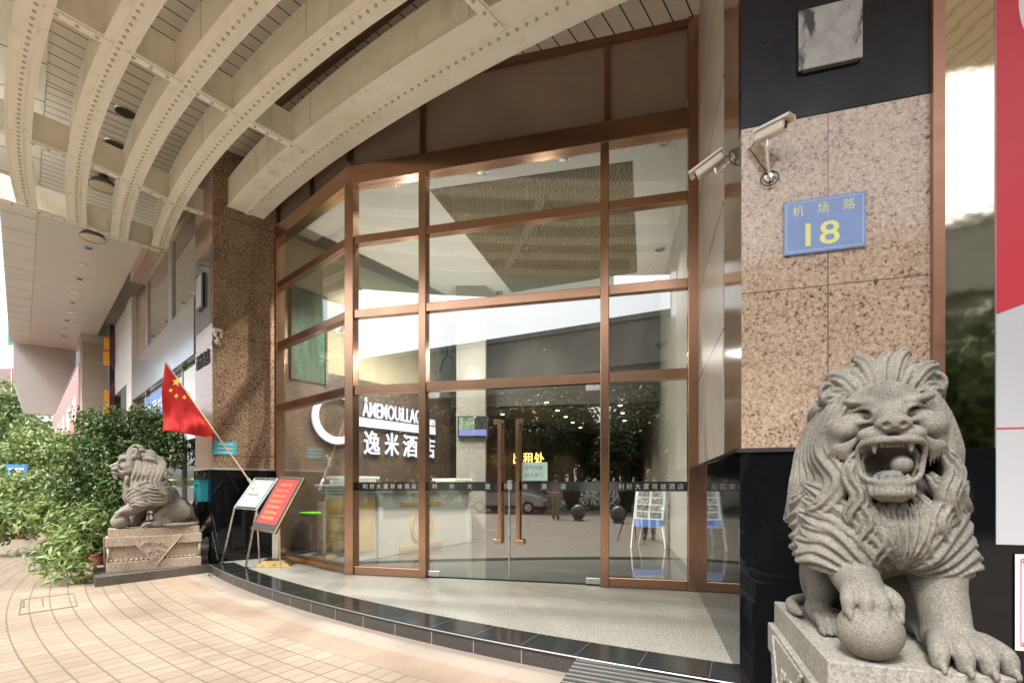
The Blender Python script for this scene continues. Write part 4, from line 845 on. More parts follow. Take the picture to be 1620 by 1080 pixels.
def rotz(a): c, s_ = math.cos(a), math.sin(a); return np.array([[c, -s_, 0], [s_, c, 0], [0, 0, 1]])
def rotx(a): c, s_ = math.cos(a), math.sin(a); return np.array([[1, 0, 0], [0, c, -s_], [0, s_, c]])
def roty(a): c, s_ = math.cos(a), math.sin(a); return np.array([[c, 0, s_], [0, 1, 0], [-s_, 0, c]])
def make_lion(h, roar=True, mir=1, turn=0.0, seed=3, hoff=(0, 0, 0)):
    """sitting lion, facing -y, plinth top at z=0; the paw on the ball is at -x*mir"""
    rs = np.random.default_rng(seed)
    f = Field((-.46, -.62, -.02), (.50, .62, 1.27), h)
    m = lambda p: (p[0] * mir, p[1], p[2])
    piv = np.array([0, -.08, .80]); RT = rotz(turn)
    hp = lambda p: tuple(piv + RT @ (np.array(p, float) - piv) + np.array(hoff))
    back = 0 if roar else .075
    E = lambda c, r, k=.03, M=None, **q: f.ell(c, r, k, M, **q)
    HE = lambda c, r, k=.02, M=None, **q: f.ell(hp(c), r, k, RT if M is None else RT @ M, **q)
    HP = lambda pts, rad, **q: f.path([hp(p) for p in pts], rad, **q)
    # trunk
    E((0, -.05, .52), (.20, .20, .26), .05); E((0, .10, .42), (.17, .20, .22), .08, rotx(-.6)); E((0, .30, .22), (.19, .19, .20), .08)
    for s_ in (-1, 1):
        E((s_ * .155, .24, .20), (.09, .18, .17), .03, rotx(.25)); E((s_ * .165, .16, .27), (.07, .10, .09), .04)      # haunch
        f.path([(s_ * .19, .12, .26), (s_ * .205, .03, .16), (s_ * .21, .14, .06)], [.075, .06, .045], k=.03)
        E((s_ * .205, .02, .05), (.06, .15, .05), .03)                                              # foot
        for q in range(4):
            x = s_ * .205 + (q - 1.5) * .030
            f.path([(x, -.06, .065), (x, -.12, .055), (x, -.155, .02)], [.020, .024, .018], k=.006); f.path([(x, -.15, .03), (x, -.178, .012)], [.010, .005], k=.004)
    # tail
    f.path([(0, .47, .16), (-.02 * mir, .53, .05), (-.14 * mir, .50, .03), (-.26 * mir, .38, .03), (-.29 * mir, .22, .03), (-.285 * mir, .1, .035)], [.04, .034, .030, .028, .034, .015], k=.02)
    # fore legs: one on the ball, one on the plinth
    def toes(cx, y0, z0, sp=.046, r=.030, dy=.11, drop=.05, claw=True, spread=.12):
        for q in range(4):
            u = q - 1.5; x = cx + u * sp; yy = y0 + abs(u) * .018
            f.path([(x - u * sp * .3, yy + .07, z0 + .03), (x, yy, z0 + .034), (x + u * spread * .1, yy - dy * .5, z0 + .012), (x + u * spread * .12, yy - dy * .62, z0 - drop * .5)], [r * .95, r * 1.08, r * 1.02, r * .8], k=.008)
            if claw: f.path([(x + u * spread * .12, yy - dy * .66, z0 - drop * .35), (x + u * spread * .13, yy - dy * .9, z0 - drop * .75), (x + u * spread * .13, yy - dy * .86, z0 - drop * 1.15)], [.015, .012, .005], k=.004)
    bx = -.150 * mir
    f.path([(bx * 1.1, -.10, .50), (bx * 1.05, -.20, .34), (bx, -.29, .27), (bx, -.35, .245)], [.12, .105, .088, .078], k=.04)
    E((bx * 1.15, -.14, .38), (.085, .08, .11), .04)
    f.ell((bx, -.405, .105), (.125, .113, .108), .008)
    toes(bx, -.40, .212, drop=.055, dy=.10)
    E((bx, -.36, .225), (.085, .09, .05), .02)
    px_ = .195 * mir
    f.path([(px_ * .85, -.10, .52), (px_, -.17, .38), (px_, -.22, .24), (px_, -.27, .10)], [.13, .118, .095, .088], k=.04)
    E((px_ * 1.05, -.15, .36), (.085, .085, .11), .04); E((px_, -.19, .25), (.075, .07, .08), .04)
    E((px_, -.31, .06), (.10, .12, .06), .03); toes(px_ + .0, -.39, .045, sp=.053, r=.036, dy=.14, drop=.05, spread=.2)
    for s_, u in ((-1, 1), (1, 1)): f.path([(px_ + s_ * .03, -.30, .14), (px_ + s_ * .035, -.36, .105)], [.014, .012], k=.02)
    # mane body
    E((0, -.03, .74), (.215, .19, .32), .04); E((0, -.10, .55), (.255, .19, .25), .04); E((0, -.16, .42), (.15, .12, .14), .04)
    E((0, -.06, .93), (.185, .17, .18), .03)
    # head
    E0 = .93
    HE((0, -.22, .955), (.165, .16, .13), .03)                # skull
    HE((0, -.30, 1.015), (.085, .08, .05), .03)               # brow boss
    for s_ in (-1, 1):
        HE((s_ * .085, -.335, .985), (.085, .045, .022), .02, roty(s_ * -.22))     # brow ridge
        HE((s_ * .085, -.345, .945), (.060, .04, .030), .015, roty(s_ * -.2), cut=True)   # socket
        HE((s_ * .085, -.320, .942), (.048, .034, .022), .006, roty(s_ * -.18))                  # eye
        HP([(s_ * .035, -.362, .925), (s_ * .08, -.372, .965), (s_ * .14, -.335, .962)], [.006, .010, .006], k=.006)
        HP([(s_ * .035, -.365, .918), (s_ * .085, -.360, .912), (s_ * .14, -.325, .935)], [.005, .009, .006], k=.01)
        HE((s_ * .150, -.270, .890), (.075, .085, .060), .045); HE((s_ * .178, -.245, .825), (.055, .065, .055), .035)  # cheeks
        HE((s_ * .060, -.400, .855), (.062, .055, .034), .018)                        # whisker pads
        for q in range(3): HP([(s_ * (.03 + .01 * q), -.45 + .01 * q, .858 - .010 * q), (s_ * .08, -.435, .872 - .018 * q), (s_ * .118, -.395, .862 - .022 * q)], [.003, .0035, .003], k=.004, cut=True)
        # ears
        HE((s_ * .198, -.17, 1.065), (.052, .035, .060), .015, roty(s_ * .55)); HE((s_ * .205, -.205, 1.068), (.032, .035, .040), .006, roty(s_ * .55), cut=True)
        # whisker tufts fanning off the cheeks
        for q in range(6):
            a = q / 5; HP([(s_ * (.115 + .035 * a), -.375 + .03 * a, .845 - .004 * q), (s_ * (.145 + .05 * a), -.35 + .03 * a, .80 + .015 * a), (s_ * (.150 + .075 * a), -.32 + .03 * a, .735 + .04 * a)], [.011, .012, .003], k=.002)
    HE((0, -.37, .925), (.055, .085, .045), .03, rotx(.35)); HE((0, -.335, 1.035), (.055, .04, .035), .02)       # nose bridge
    HE((0, -.448, .893), (.066, .034, .034), .012)                # nose
    for s_ in (-1, 1): HE((s_ * .031, -.480, .884), (.016, .020, .012), .004, cut=True)
    HP([(0, -.47, .872), (0, -.462, .842)], [.004, .004], k=.005, cut=True)
    if roar:
        # open mouth: lips ring, cavity, teeth, tongue and pearl, lower jaw with beard
        HE((0, -.30, .745), (.125, .12, .12), .03)
        HE((0, -.42, .760), (.098, .14, .068), .008, cut=True)
        HE((0, -.40, .725), (.088, .12, .055), .008, cut=True)
        lip = [(0, -.450, .832), (.07, -.442, .830), (.113, -.405, .812), (.113, -.38, .750), (.098, -.392, .695), (.050, -.425, .672), (0, -.43, .668)]
        for s_ in (-1, 1): HP([(s_ * p[0], p[1], p[2]) for p in lip], [.014, .014, .011, .011, .011, .012, .012], k=.006)
        HE((0, -.36, .668), (.082, .085, .028), .012)
        HE((0, -.36, .70), (.05, .07, .02), .01)
        for x in (-.055, -.032, -.011, .011, .032, .055): HE((x, -.412, .693), (.010, .008, .015), .002)
        for s_ in (-1, 1): HP([(s_ * .062, -.425, .822), (s_ * .062, -.432, .785)], [.016, .006], k=.003)
        for x in (-.036, -.018, 0, .018, .036): HE((x, -.430, .812), (.010, .007, .012), .002)
        HE((.040 * 1, -.385, .740), (.040, .040, .036), .003)
        HE((0, -.385, .648), (.085, .055, .035), .01)            # chin beard
        for q in range(9):
            a = (q - 4) / 4; HP([(a * .075, -.435 + .03 * a * a, .662), (a * .070, -.445 + .03 * a * a, .63), (a * .035, -.415, .602)], [.010, .011, .005], k=.002)
    else:
        HE((0, -.36, .800), (.085, .095, .038), .02); HE((0, -.40, .775), (.055, .045, .032), .015)
        for s_ in (-1, 1):
            HP([(0, -.462, .828), (s_ * .05, -.452, .826), (s_ * .1, -.40, .818), (s_ * .125, -.34, .80)], [.006, .007, .008, .012], k=.004, cut=True)
            HP([(s_ * .04, -.455, .805), (s_ * .09, -.41, .798), (s_ * .115, -.36, .785)], [.009, .010, .008], k=.006)
        HE((0, -.31, .76), (.08, .07, .05), .03)
        for q in range(7):
            a = (q - 3) / 3; HP([(a * .05, -.43 + .03 * a * a, .765), (a * .05, -.42 + .03 * a * a, .725), (a * .03, -.37, .69)], [.011, .012, .005], k=.002)
    # mane locks. P(p,a): p = angle back from the facing direction, a = angle round the face (0 = top)
    def P(p, a, lift=1.0):
        z = .80 if abs(a) < 1.6 else .80
        c = np.array([0, -.08, .80]); r = np.array([.235, .26, .29]) * lift
        if abs(a) > 1.2: r = r * np.array([1 + .32 * min(1, (abs(a) - 1.2)), 1, 1 + .35 * min(1, (abs(a) - 1.2) / 1.5)])
        return c + r * np.array([math.sin(p) * math.sin(a), -math.cos(p), math.sin(p) * math.cos(a)])
    # crown tuft
    for q, (a, L) in enumerate([(-.98, .12), (-.80, .15), (-.60, .18), (-.40, .20), (-.20, .20), (0.02, .235), (.22, .20), (.42, .20), (.62, .18), (.82, .15), (1.0, .12)]):
        s0 = np.array([.15 * math.sin(a), -.27 + .05 * abs(a), 1.03 - .035 * a * a]); dr = np.array([math.sin(a) * 1.0, 0, math.cos(a)])
        L *= .74 if q % 2 else .95; w = .027; sg_ = 1 if a > 0 else -1; pe_ = np.array([math.cos(a), 0, -math.sin(a)]) * sg_
        HP([s0, s0 + dr * L * .35 - pe_ * .008, s0 + dr * L * .72 - pe_ * .004 + (0, .03, 0), s0 + dr * L * .95 + pe_ * .018 + (0, .06, 0), s0 + dr * L * .97 + pe_ * .045 + (0, .085, 0)], [.014, w, w * 1.08, w * .72, .007], k=.002, ridges=2, amp=.006, flat=.85)
        HP([s0 + (0, .07, -.01), s0 + dr * L * .5 + (0, .10, 0), s0 + dr * L * .85 + (0, .13, 0), s0 + dr * L * .75 + pe_ * .03 + (0, .19, -.02)], [.03, .034, .026, .008], k=.003, ridges=2, amp=.005)
    for q in range(9):                                             # second, back row of the crown
        a = (q - 4) / 4 * 1.15; s0 = np.array([.17 * math.sin(a), -.10, 1.05 - .05 * a * a]); dr = np.array([math.sin(a), .5, math.cos(a) * .9])
        HP([s0, s0 + dr * .07, s0 + dr * .11 + (0, .06, -.03), s0 + dr * .12 + (0, .10, -.08)], [.03, .038, .03, .01], k=.005, ridges=2, amp=.004)
    # back and side locks, two overlapping rows
    for row, (p0, p1, n_, wd, bend, a_lo, a_hi) in enumerate([(1.95, 2.85, 8, .046, .35, .3, 2.9), (1.40, 2.25, 9, .044, .45, .6, 2.9)]):
        for q in range(n_):
            for s_ in (-1, 1):
                a0 = a_lo + (a_hi - a_lo) * (q + .5) / n_ + rs.uniform(-.06, .06); pts = []; bd = bend * max(0, 1.0 - abs(a0 - .5) / 2.8)
                wig = rs.uniform(.05, .12) * (1 if q % 2 else -1)
                for i in range(6):
                    t = i / 5; a = a0 + bd * t + wig * math.sin(t * 5.5) * .9; p = p0 + (p1 - p0) * t
                    pts.append(hp(P(p, s_ * min(a, 3.12), 1.0 + .05 * math.sin(t * math.pi) + .10 * max(0, t - .75) * 4 * .35)))
                f.path(pts, [.012, wd * .85, wd, wd * .9, wd * .65, .008], k=.002, ridges=2, amp=.008, flat=.8, ref=tuple(RT @ np.array([s_ * math.sin(a0) * .8, -.5, math.cos(a0) * .5])))
    LK = dict(k=.002, ridges=2, amp=.009, flat=.9)
    for s_ in (-1, 1):
        # long S locks falling beside the face, each further back than the one before
        for q in range(6):
            j_ = rs.uniform(-.012, .012); pts = [(s_ * (.165 + .012 * q), -.25 + .05 * q + back, 1.03 - .01 * q), (s_ * (.205 + .010 * q), -.25 + .055 * q + back * 1.3, .93 + j_), (s_ * (.242 + .012 * q), -.24 + .055 * q + back * .9, .80 + j_), (s_ * (.215 + .020 * q), -.26 + .055 * q, .68), (s_ * (.27 + .012 * q), -.23 + .06 * q, .58 - .01 * q), (s_ * (.33 + .006 * q), -.17 + .06 * q, .55 - .012 * q)]
            f.path([hp(p) if k_ < 3 else p for k_, p in enumerate(pts)], [.02, .036, .042, .042, .036, .008], ref=(s_ * .8, -.6, 0), **LK)
        # curls under the jaw
        for q, (x0, z0) in enumerate(((.150, .80), (.115, .70), (.06, .635))):
            pts = [(s_ * x0, -.33 + .02 * q, z0), (s_ * (x0 + .045), -.33, z0 - .09), (s_ * (x0 + .010), -.345, z0 - .18), (s_ * (x0 + .040), -.32, z0 - .26), (s_ * (x0 + .015), -.31, z0 - .30)]
            f.path(pts, [.014, .032, .034, .026, .007], ref=(s_ * .3, -1, 0), **LK)
        # collar locks rising in a V from the foot of the chest, tips free at the sides
        for q in range(6):
            zt_ = .60 - .052 * q + rs.uniform(-.012, .012); xo = .372 - .020 * q + rs.uniform(-.02, .02); zz_ = rs.uniform(-.012, .012)
            pts = [(s_ * (.012 + .024 * q), -.30 + .008 * q, .335 - .008 * q), (s_ * (.085 + .028 * q), -.335 + .014 * q, .425 - .020 * q - zz_), (s_ * (.165 + .028 * q), -.300 + .016 * q, .53 - .036 * q + zz_), (s_ * (.262 + .016 * q), -.21 + .01 * q, .612 - .054 * q), (s_ * (.350 + rs.uniform(-.02, .02)), -.11 + .012 * q, .675 - .066 * q)]
            f.path(pts, [.010, .034 + zz_ * .4, .044 + zz_ * .5, .037, .007], ref=(s_ * .5, -1, -.3), **LK)
        for q in range(5):
            pts = [(s_ * .30, -.16 + .01 * q, .64 - .05 * q), (s_ * .335, -.06, .58 - .05 * q), (s_ * .31, .06, .57 - .05 * q), (s_ * .25, .15, .60 - .05 * q)]
            f.path(pts, [.014, .038, .038, .008], ref=(s_, 0, 0), **LK)
    # centre of the chest: narrow locks to a point
    for q in range(5):
        u = (q - 2) / 2; f.path([(u * .085, -.345 + .01 * u * u, .585), (u * .075, -.355, .50), (u * .045, -.35, .42), (u * .012, -.315, .33 + .02 * abs(u))], [.012, .026, .026, .007], ref=(0, -1, 0), **LK)
    # flank curls
    for s_ in (-1, 1): f.path([(s_ * .15, .10, .42), (s_ * .175, .16, .40), (s_ * .18, .22, .34), (s_ * .165, .19, .29), (s_ * .17, .15, .31)], [.02, .022, .02, .016, .008], k=.02)
    return f.mesh('lion')
# ================================================================ lions and their plinths
M_lion = speckle('carved_grey_stone', [(.085, .08, .069), (.15, .14, .12), (.195, .183, .157), (.27, .255, .225)], 120, .8, (.30, .44, .56, .70), blot=(3, .3))
M_lionL = speckle('carved_warm_stone', [(.11, .098, .08), (.19, .17, .14), (.24, .215, .18), (.30, .275, .23)], 80, .8, (.30, .44, .56, .70), blot=(3, .3))
M_plR = speckle('plinth_grey_stone', [(.12, .115, .10), (.27, .255, .22), (.36, .34, .30)], 60, .8, (.3, .5, .68), blot=(2, .3))
M_plL = speckle('plinth_warm_stone', [(.21, .165, .125), (.43, .345, .27), (.56, .46, .37)], 50, .8, (.3, .5, .68), blot=(2, .3))
for m_ in (M_lion, M_lionL, M_plR, M_plL):
    n, l = nt(m_); g = n.new('ShaderNodeNewGeometry'); t = n.new('ShaderNodeTexNoise'); t.inputs['Scale'].default_value = 130; t.inputs['Detail'].default_value = 5; l.new(g.outputs['Position'], t.inputs['Vector'])
    bp = n.new('ShaderNodeBump'); bp.inputs['Strength'].default_value = .35; bp.inputs['Distance'].default_value = .004; l.new(t.outputs['Fac'], bp.inputs['Height']); l.new(bp.outputs[0], n['Principled BSDF'].inputs['Normal'])
weather(M_lion, (.05, .047, .04), .6, 6, .45, .47, .70); weather(M_lionL, (.10, .085, .07), .5, 4, .5, .52, .75); weather(M_plR, (.10, .095, .085), .5, 4, .4, .5, .75); weather(M_plL, (.12, .10, .085), .5, 4, .4, .5, .75)
def plinth(loc, rz, L, Wd, z0, zt, label, mt_, group=None):
    t = thing('stone_plinth', (loc[0], loc[1], z0), label, 'plinth'); c, s_ = math.cos(rz), math.sin(rz)
    X = Vector((c, s_, 0)); Yv = Vector((-s_, c, 0)); O = Vector((loc[0], loc[1], 0))
    def blk(e, a, b_, name, bv=.006):
        m = MB(); hx, hy = Wd / 2 + e, L / 2 + e
        m.hexa([O + X * sx * hx + Yv * sy * hy + Z * z for z in (a, b_) for sx, sy in ((-1, -1), (1, -1), (1, 1), (-1, 1))]); return part(name, m, mt_, t, bevel=bv)
    H = zt - z0; a, b_, c_ = z0 + H * .24, z0 + H * .60, z0 + H * .82
    blk(.02, z0, a, 'foot_course'); blk(-.012, a + .0005, b_, 'body'); bc = blk(.028, b_ + .0005, c_, 'upper_course'); blk(.0, c_ + .0005, zt, 'top_slab', .004)
    m = MB()                                                   # rows of beads
    for zz in (a + .018, b_ - .018):
        for sx in (-1, 1):
            k = 0; y = -L / 2 + .03
            while y < L / 2 - .02: m.ball(O + X * sx * (Wd / 2 - .005) + Yv * y + Z * zz, (.022, .022, .018), 8, 5); y += .058
            x = -Wd / 2 + .03
        for sy in (-1, 1):
            x = -Wd / 2 + .03
            while x < Wd / 2 - .02: m.ball(O + Yv * sy * (L / 2 - .005) + X * x + Z * zz, (.022, .022, .018), 8, 5); x += .058
    part('bead_row', m, mt_, t, smooth=True)
    m = MB(); sc_ = MB()                                       # hanging cloth triangle with scrolls, on both long sides and the front
    for (n_, u_, hw, e) in ((X, Yv, L * .29, Wd / 2), (-X, Yv, L * .29, Wd / 2), (-Yv, X, Wd * .40, L / 2)):
        e2 = e + .030; P3 = [O + n_ * e2 + u_ * hw + Z * (c_ - .01), O + n_ * e2 - u_ * hw + Z * (c_ - .01), O + n_ * e2 + Z * (z0 + H * .10)]
        m.extr(P3, n_ * .012)
        m.tube([P3[0] + n_ * .012, P3[2] + n_ * .012, P3[1] + n_ * .012], .010, 6)
        rg_ = random.Random(3)
        for q in range(11):
            v = rg_.random(); lim = (1 - v) * .80; u = (rg_.random() * 2 - 1) * lim; cc_ = O + n_ * (e2 + .013) + u_ * hw * u + Z * (c_ - .03 - v * H * .56)
            w0 = rg_.random() * 6; sg_ = rg_.choice((-1, 1)); m_r = .028
            sc_.tube([cc_ + (u_ * math.cos(w0 + sg_ * a_) + Z * math.sin(w0 + sg_ * a_)) * m_r * (1 - a_ / 8.5) for a_ in np.linspace(0, 7.5, 18)], .009, 5)
    d_ = part('draped_panel', m, mt_, t, bevel=.003); part('scroll_relief', sc_, mt_, d_, smooth=True)
    # corner post of carved reeds at the sides
    for sx in (-1, 1):
        for sy in (-1, 1): part('corner_reed', MB().tube([O + X * sx * (Wd / 2 - .002) + Yv * sy * (L / 2 - .002) + Z * z for z in (a + .01, (a + b_) / 2, b_ - .01)], [.02, .014, .02], 8), mt_, t, smooth=True)
    return t
plinth((1.587, 2.175), R(-18.2), .984, .55, 0, .70, 'grey carved stone plinth under the near roaring lion', M_plR)
lr = link('stone_lion', make_lion(.0068, True, 1, turn=R(-12)), M_lion, loc=(1.598, 2.170, .70)); lr.rotation_euler = (0, 0, R(-18.2)); lr.scale = (.855, 1, .985); tag(lr, 'large grey stone lion roaring, ball in its mouth, before the corner pillar', 'stone lion')
ll = link('stone_lion', make_lion(.010, False, -1, turn=R(0), seed=5, hoff=(0, -.05, .0)), M_lionL, loc=(-5.39, 7.30, .735)); ll.rotation_euler = (0, 0, R(-51)); tag(ll, 'grey stone lion in profile with closed mouth, beside the shrub and the flag', 'stone lion')
plinth((-5.39, 7.30), R(-51), 1.08, .52, .128, .735, 'warm grey carved stone plinth under the far lion in profile', M_plL)
bs = part('base_slab', MB().prism([(-5.55, 6.43), (-4.66, 7.60), (-5.35, 8.3), (-6.25, 7.2)], 0, .126), speckle('slab_granite', [(.05, .045, .04), (.12, .105, .09), (.2, .18, .155)], 110, .4), loc=(-5.4, 7.2, 0), bevel=.004); tag(bs, 'dark granite slab on the paving under the far lion plinth', 'slab')

# ================================================================ greenery
def leafmat(name, c1, c2, trans=.25):
    m = bpy.data.materials.new(name); m.use_nodes = True; n, l = nt(m); b = n['Principled BSDF']; b.inputs['Roughness'].default_value = .42
    g = n.new('ShaderNodeNewGeometry'); r = n.new('ShaderNodeValToRGB'); l.new(g.outputs['Random Per Island'], r.inputs[0]); r.color_ramp.elements[0].color = (*c1, 1); r.color_ramp.elements[1].color = (*c2, 1); r.color_ramp.elements[1].position = .9; e_ = r.color_ramp.elements.new(.985); e_.color = (.34, .27, .06, 1); l.new(r.outputs[0], b.inputs['Base Color'])
    t = n.new('ShaderNodeBsdfTranslucent'); l.new(r.outputs[0], t.inputs[0]); mx = n.new('ShaderNodeMixShader'); mx.inputs[0].default_value = trans
    l.new(b.outputs[0], mx.inputs[1]); l.new(t.outputs[0], mx.inputs[2]); l.new(mx.outputs[0], n['Material Output'].inputs[0]); return m
M_lf = leafmat('glossy_leaf', (.03, .068, .016), (.12, .21, .055)); M_lf2 = leafmat('pale_leaf', (.10, .17, .045), (.34, .44, .16)); M_lf3 = leafmat('tree_leaf', (.09, .15, .045), (.26, .36, .13))
M_bark = mat('bark', (.10, .075, .05), .85, var=.3, vscale=12, bump=.4, bscale=30); M_pot = mat('terracotta', (.34, .13, .07), .7, var=.15, vscale=9)
def leaves(name, blobs, nper, size, mt_, parent, asp=.42, seed=1, up=.5):
    """blobs: (centre, (rx,ry,rz)); leaves gathered in small sprays near the surface of each blob"""
    r = np.random.default_rng(seed); P = []; Nn = []
    for (c, rad) in blobs:
        vol = np.prod(rad) ** (1 / 3); ns = max(6, int(nper * (rad[0] * rad[2] + rad[0] * rad[1]) * 16))
        d = r.normal(size=(ns, 3)); d /= np.linalg.norm(d, axis=1)[:, None]; q = r.uniform(.50, 1.05, ns)[:, None] + (r.random((ns, 1)) < .12) * r.uniform(0, .16, (ns, 1))
        bump = 1 + .13 * np.sin(d[:, :1] * 7 + c[0] * 3) * np.cos(d[:, 2:] * 6 + c[2]); s_ = np.array(c) + d * q * bump * np.array(rad)
        k = 6; sp_ = np.repeat(s_, k, 0) + r.normal(size=(ns * k, 3)) * size * .75; P.append(sp_); Nn.append(np.repeat(d, k, 0))
    P = np.vstack(P); Nn = np.vstack(Nn); n_ = len(P)
    nrm = Nn * .6 + r.normal(size=(n_, 3)) * .55 + np.array([0, 0, up]); nrm /= np.linalg.norm(nrm, axis=1)[:, None]
    a = np.cross(nrm, r.normal(size=(n_, 3))); a /= np.linalg.norm(a, axis=1)[:, None]; b_ = np.cross(nrm, a); s_ = size * r.uniform(.7, 1.3, (n_, 1))
    tip = P + a * s_ * .62 - nrm * s_ * .14; tail = P - a * s_ * .5; l_ = P + b_ * s_ * asp * .5 + nrm * s_ * .07 + a * s_ * .05; r__ = P - b_ * s_ * asp * .5 + nrm * s_ * .07 + a * s_ * .05; mid = P + a * s_ * .05
    off = np.array(base(parent)) if parent is not None else np.zeros(3)
    V = np.stack([tail, l_, tip, r__, mid], 1).reshape(-1, 3) - off; i0 = np.arange(n_) * 5
    T = np.stack([i0, i0 + 4, i0 + 1, i0 + 4, i0 + 2, i0 + 1, i0, i0 + 3, i0 + 4, i0 + 3, i0 + 2, i0 + 4], 1).reshape(-1, 3)
    me = bpy.data.meshes.new(name); me.vertices.add(len(V)); me.vertices.foreach_set('co', V.astype(np.float32).ravel()); me.loops.add(T.size); me.loops.foreach_set('vertex_index', T.astype(np.int32).ravel())
    me.polygons.add(len(T)); me.polygons.foreach_set('loop_start', (np.arange(len(T)) * 3).astype(np.int32)); me.polygons.foreach_set('loop_total', np.full(len(T), 3, np.int32)); me.update(calc_edges=True)
    return link(name, me, mt_, parent, smooth=False)
def pb_(px, py, Y, rpx, rpy, ry=None): c = at(px, py, Y); return (tuple(c), (rpx * Y / F, ry or rpx * Y / F * .8, rpy * Y / F))
def plant(name, basep, label, cat, blobs, nper, size, mt_, pot=None, trunk=None, seed=1, group=None, asp=.42):
    t = thing(name, basep, label, cat, group); leaves('crown' if trunk else 'foliage', blobs, nper, size, mt_, t, seed=seed, asp=asp)
    bz = Vector(basep); m = MB(); rg_ = random.Random(seed)
    z_ = pot[1] if pot else 0
    for (c, r_) in blobs:
        c = Vector(c); s_ = bz + Z * z_ + Vector((rg_.uniform(-.03, .03), rg_.uniform(-.03, .03), 0)); md = s_.lerp(c, .5) + Vector((rg_.uniform(-.1, .1), rg_.uniform(-.1, .1), .05)) * (c - s_).length * .4
        w_ = trunk or .018; m.tube([s_, md, c], [w_, w_ * .65, w_ * .25], 7)
    part('trunk' if trunk else 'stem', m, M_bark, t, smooth=True)
    if pot: part('pot', MB().lathe(bz, [(pot[0] * .72, 0), (pot[0], pot[1] * .86), (pot[0] * 1.08, pot[1] * .86), (pot[0] * 1.08, pot[1]), (pot[0] * .9, pot[1]), (pot[0] * .85, pot[1] * .9)], 20), M_pot, t, smooth=False)
    return t
plant('shrub', G(215, 872, 0), 'big clipped dark green shrub with rounded crown behind the far lion', 'shrub',
      [pb_(205, 700, 8.9, 62, 55), pb_(250, 690, 9.0, 38, 45), pb_(165, 690, 8.7, 42, 40), pb_(150, 740, 8.5, 48, 50), pb_(200, 770, 8.5, 55, 55), pb_(120, 770, 8.3, 36, 40), pb_(235, 665, 9.0, 32, 24), pb_(270, 725, 8.9, 20, 18), pb_(165, 820, 8.2, 45, 38), pb_(140, 665, 8.8, 22, 18)], 46, .070, M_lf, trunk=.06, seed=2, asp=.5)
plant('shrub', G(70, 840, 0), 'lighter green shrub spreading left of the big clipped shrub', 'shrub',
      [pb_(72, 704, 10.4, 44, 20), pb_(112, 700, 10.2, 24, 18), pb_(90, 722, 10, 32, 18), pb_(55, 712, 10.2, 32, 14), pb_(50, 768, 9.8, 50, 22), pb_(95, 790, 9.5, 36, 24), pb_(20, 780, 9.9, 30, 24)], 30, .10, M_lf2, trunk=.05, seed=3)
plant('potted_plant', G(30, 852, 0), 'low leafy potted plant at the far left edge of the paving', 'potted plant', [pb_(15, 815, 9.2, 30, 26), pb_(50, 822, 9.1, 26, 22), pb_(-10, 830, 9.2, 30, 22)], 40, .12, M_lf2, pot=(.18, .22), seed=4, group='potted plants by the shrubs')
plant('potted_plant', G(90, 846, 0), 'bushy potted plant between the far left plant and the nearest potted plant', 'potted plant', [pb_(85, 815, 8.7, 28, 24), pb_(105, 830, 8.5, 22, 20), pb_(120, 800, 8.6, 24, 26)], 44, .11, M_lf2, pot=(.17, .22), seed=5, group='potted plants by the shrubs')
plant('potted_plant', G(128, 908, 0), 'nearest potted plant with long pale leaves, left of the far lion plinth', 'potted plant', [pb_(115, 858, 6.9, 38, 24), pb_(78, 880, 6.75, 24, 14), pb_(112, 895, 6.6, 24, 20), pb_(135, 830, 7.0, 26, 22)], 30, .13, M_lf2, seed=6, asp=.30, group='potted plants by the shrubs')
plant('potted_plant', G(152, 893, 0), 'small plant in a terracotta pot touching the far lion plinth', 'potted plant', [pb_(148, 850, 7.2, 18, 22), pb_(150, 825, 7.3, 18, 18)], 40, .11, M_lf, pot=(.13, .20), seed=7, group='potted plants by the shrubs')
for k, (px_, top, Y, w_) in enumerate(((10, 600, 42, 55), (55, 655, 36, 60), (-30, 625, 38, 50), (95, 700, 30, 30))):
    bl = [pb_(px_ + dx_, top + dy_, Y, w_ * a_, w_ * b2) for dx_, dy_, a_, b2 in ((0, 30, .45, .42), (-w_ * .35, 60, .4, .38), (w_ * .4, 62, .42, .4), (0, 90, .6, .45), (w_ * .3, 115, .45, .35), (-w_ * .3, 115, .45, .35))]
    gp = at(px_, 768, Y); gp.z = 0
    plant('tree', gp, ('tall bright green tree before the white building far left', 'dark green tree behind the pale shrub, far left', 'green tree cut off by the left edge of the photo', 'small dark tree seen under the end of the pale wing')[k], 'tree', bl, 1.6, .5, M_lf3, trunk=.25, seed=20 + k, group='trees down the street')
wb = thing('white_building', at(0, 768, 60), 'white office building with brown and green windows at the far left', 'building')
fw = Fr(-75, 62, 1, -.12, 1); fw.n = fw.n if fw.n.y < 0 else -fw.n
part('wall', MB().fb(fw, 0, 18.5, -10, 0, 0, 22), mat('white_render', (.42, .43, .45), .6), wb)
m = MB(); m.fb(fw, 0, 18.3, .001, .05, 12.0, 16.0); part('window', m, mat('brown_glazing', (.22, .14, .13), .2), wb)
m = MB(); m.fb(fw, 12, 17.0, .001, .05, 19.0, 21.5); part('window', m, mat('green_glazing', (.05, .22, .20), .2), wb)
m = MB()
for k in range(9): m.fb(fw, k * 2 + .5, k * 2 + .62, .06, .09, 12, 16)
part('window_bar', m, M_white, wb)
bsg = thing('street_sign', at(22, 760, 24), 'small blue and white roadside sign beyond the shrubs, far left', 'sign')
part('panel', MB().extr([at(10, 734, 24), at(42, 734, 24), at(42, 757, 24), at(10, 757, 24)], Vector((0, .05, 0))), mat('road_sign_blue', (.03, .20, .55), .4), bsg)
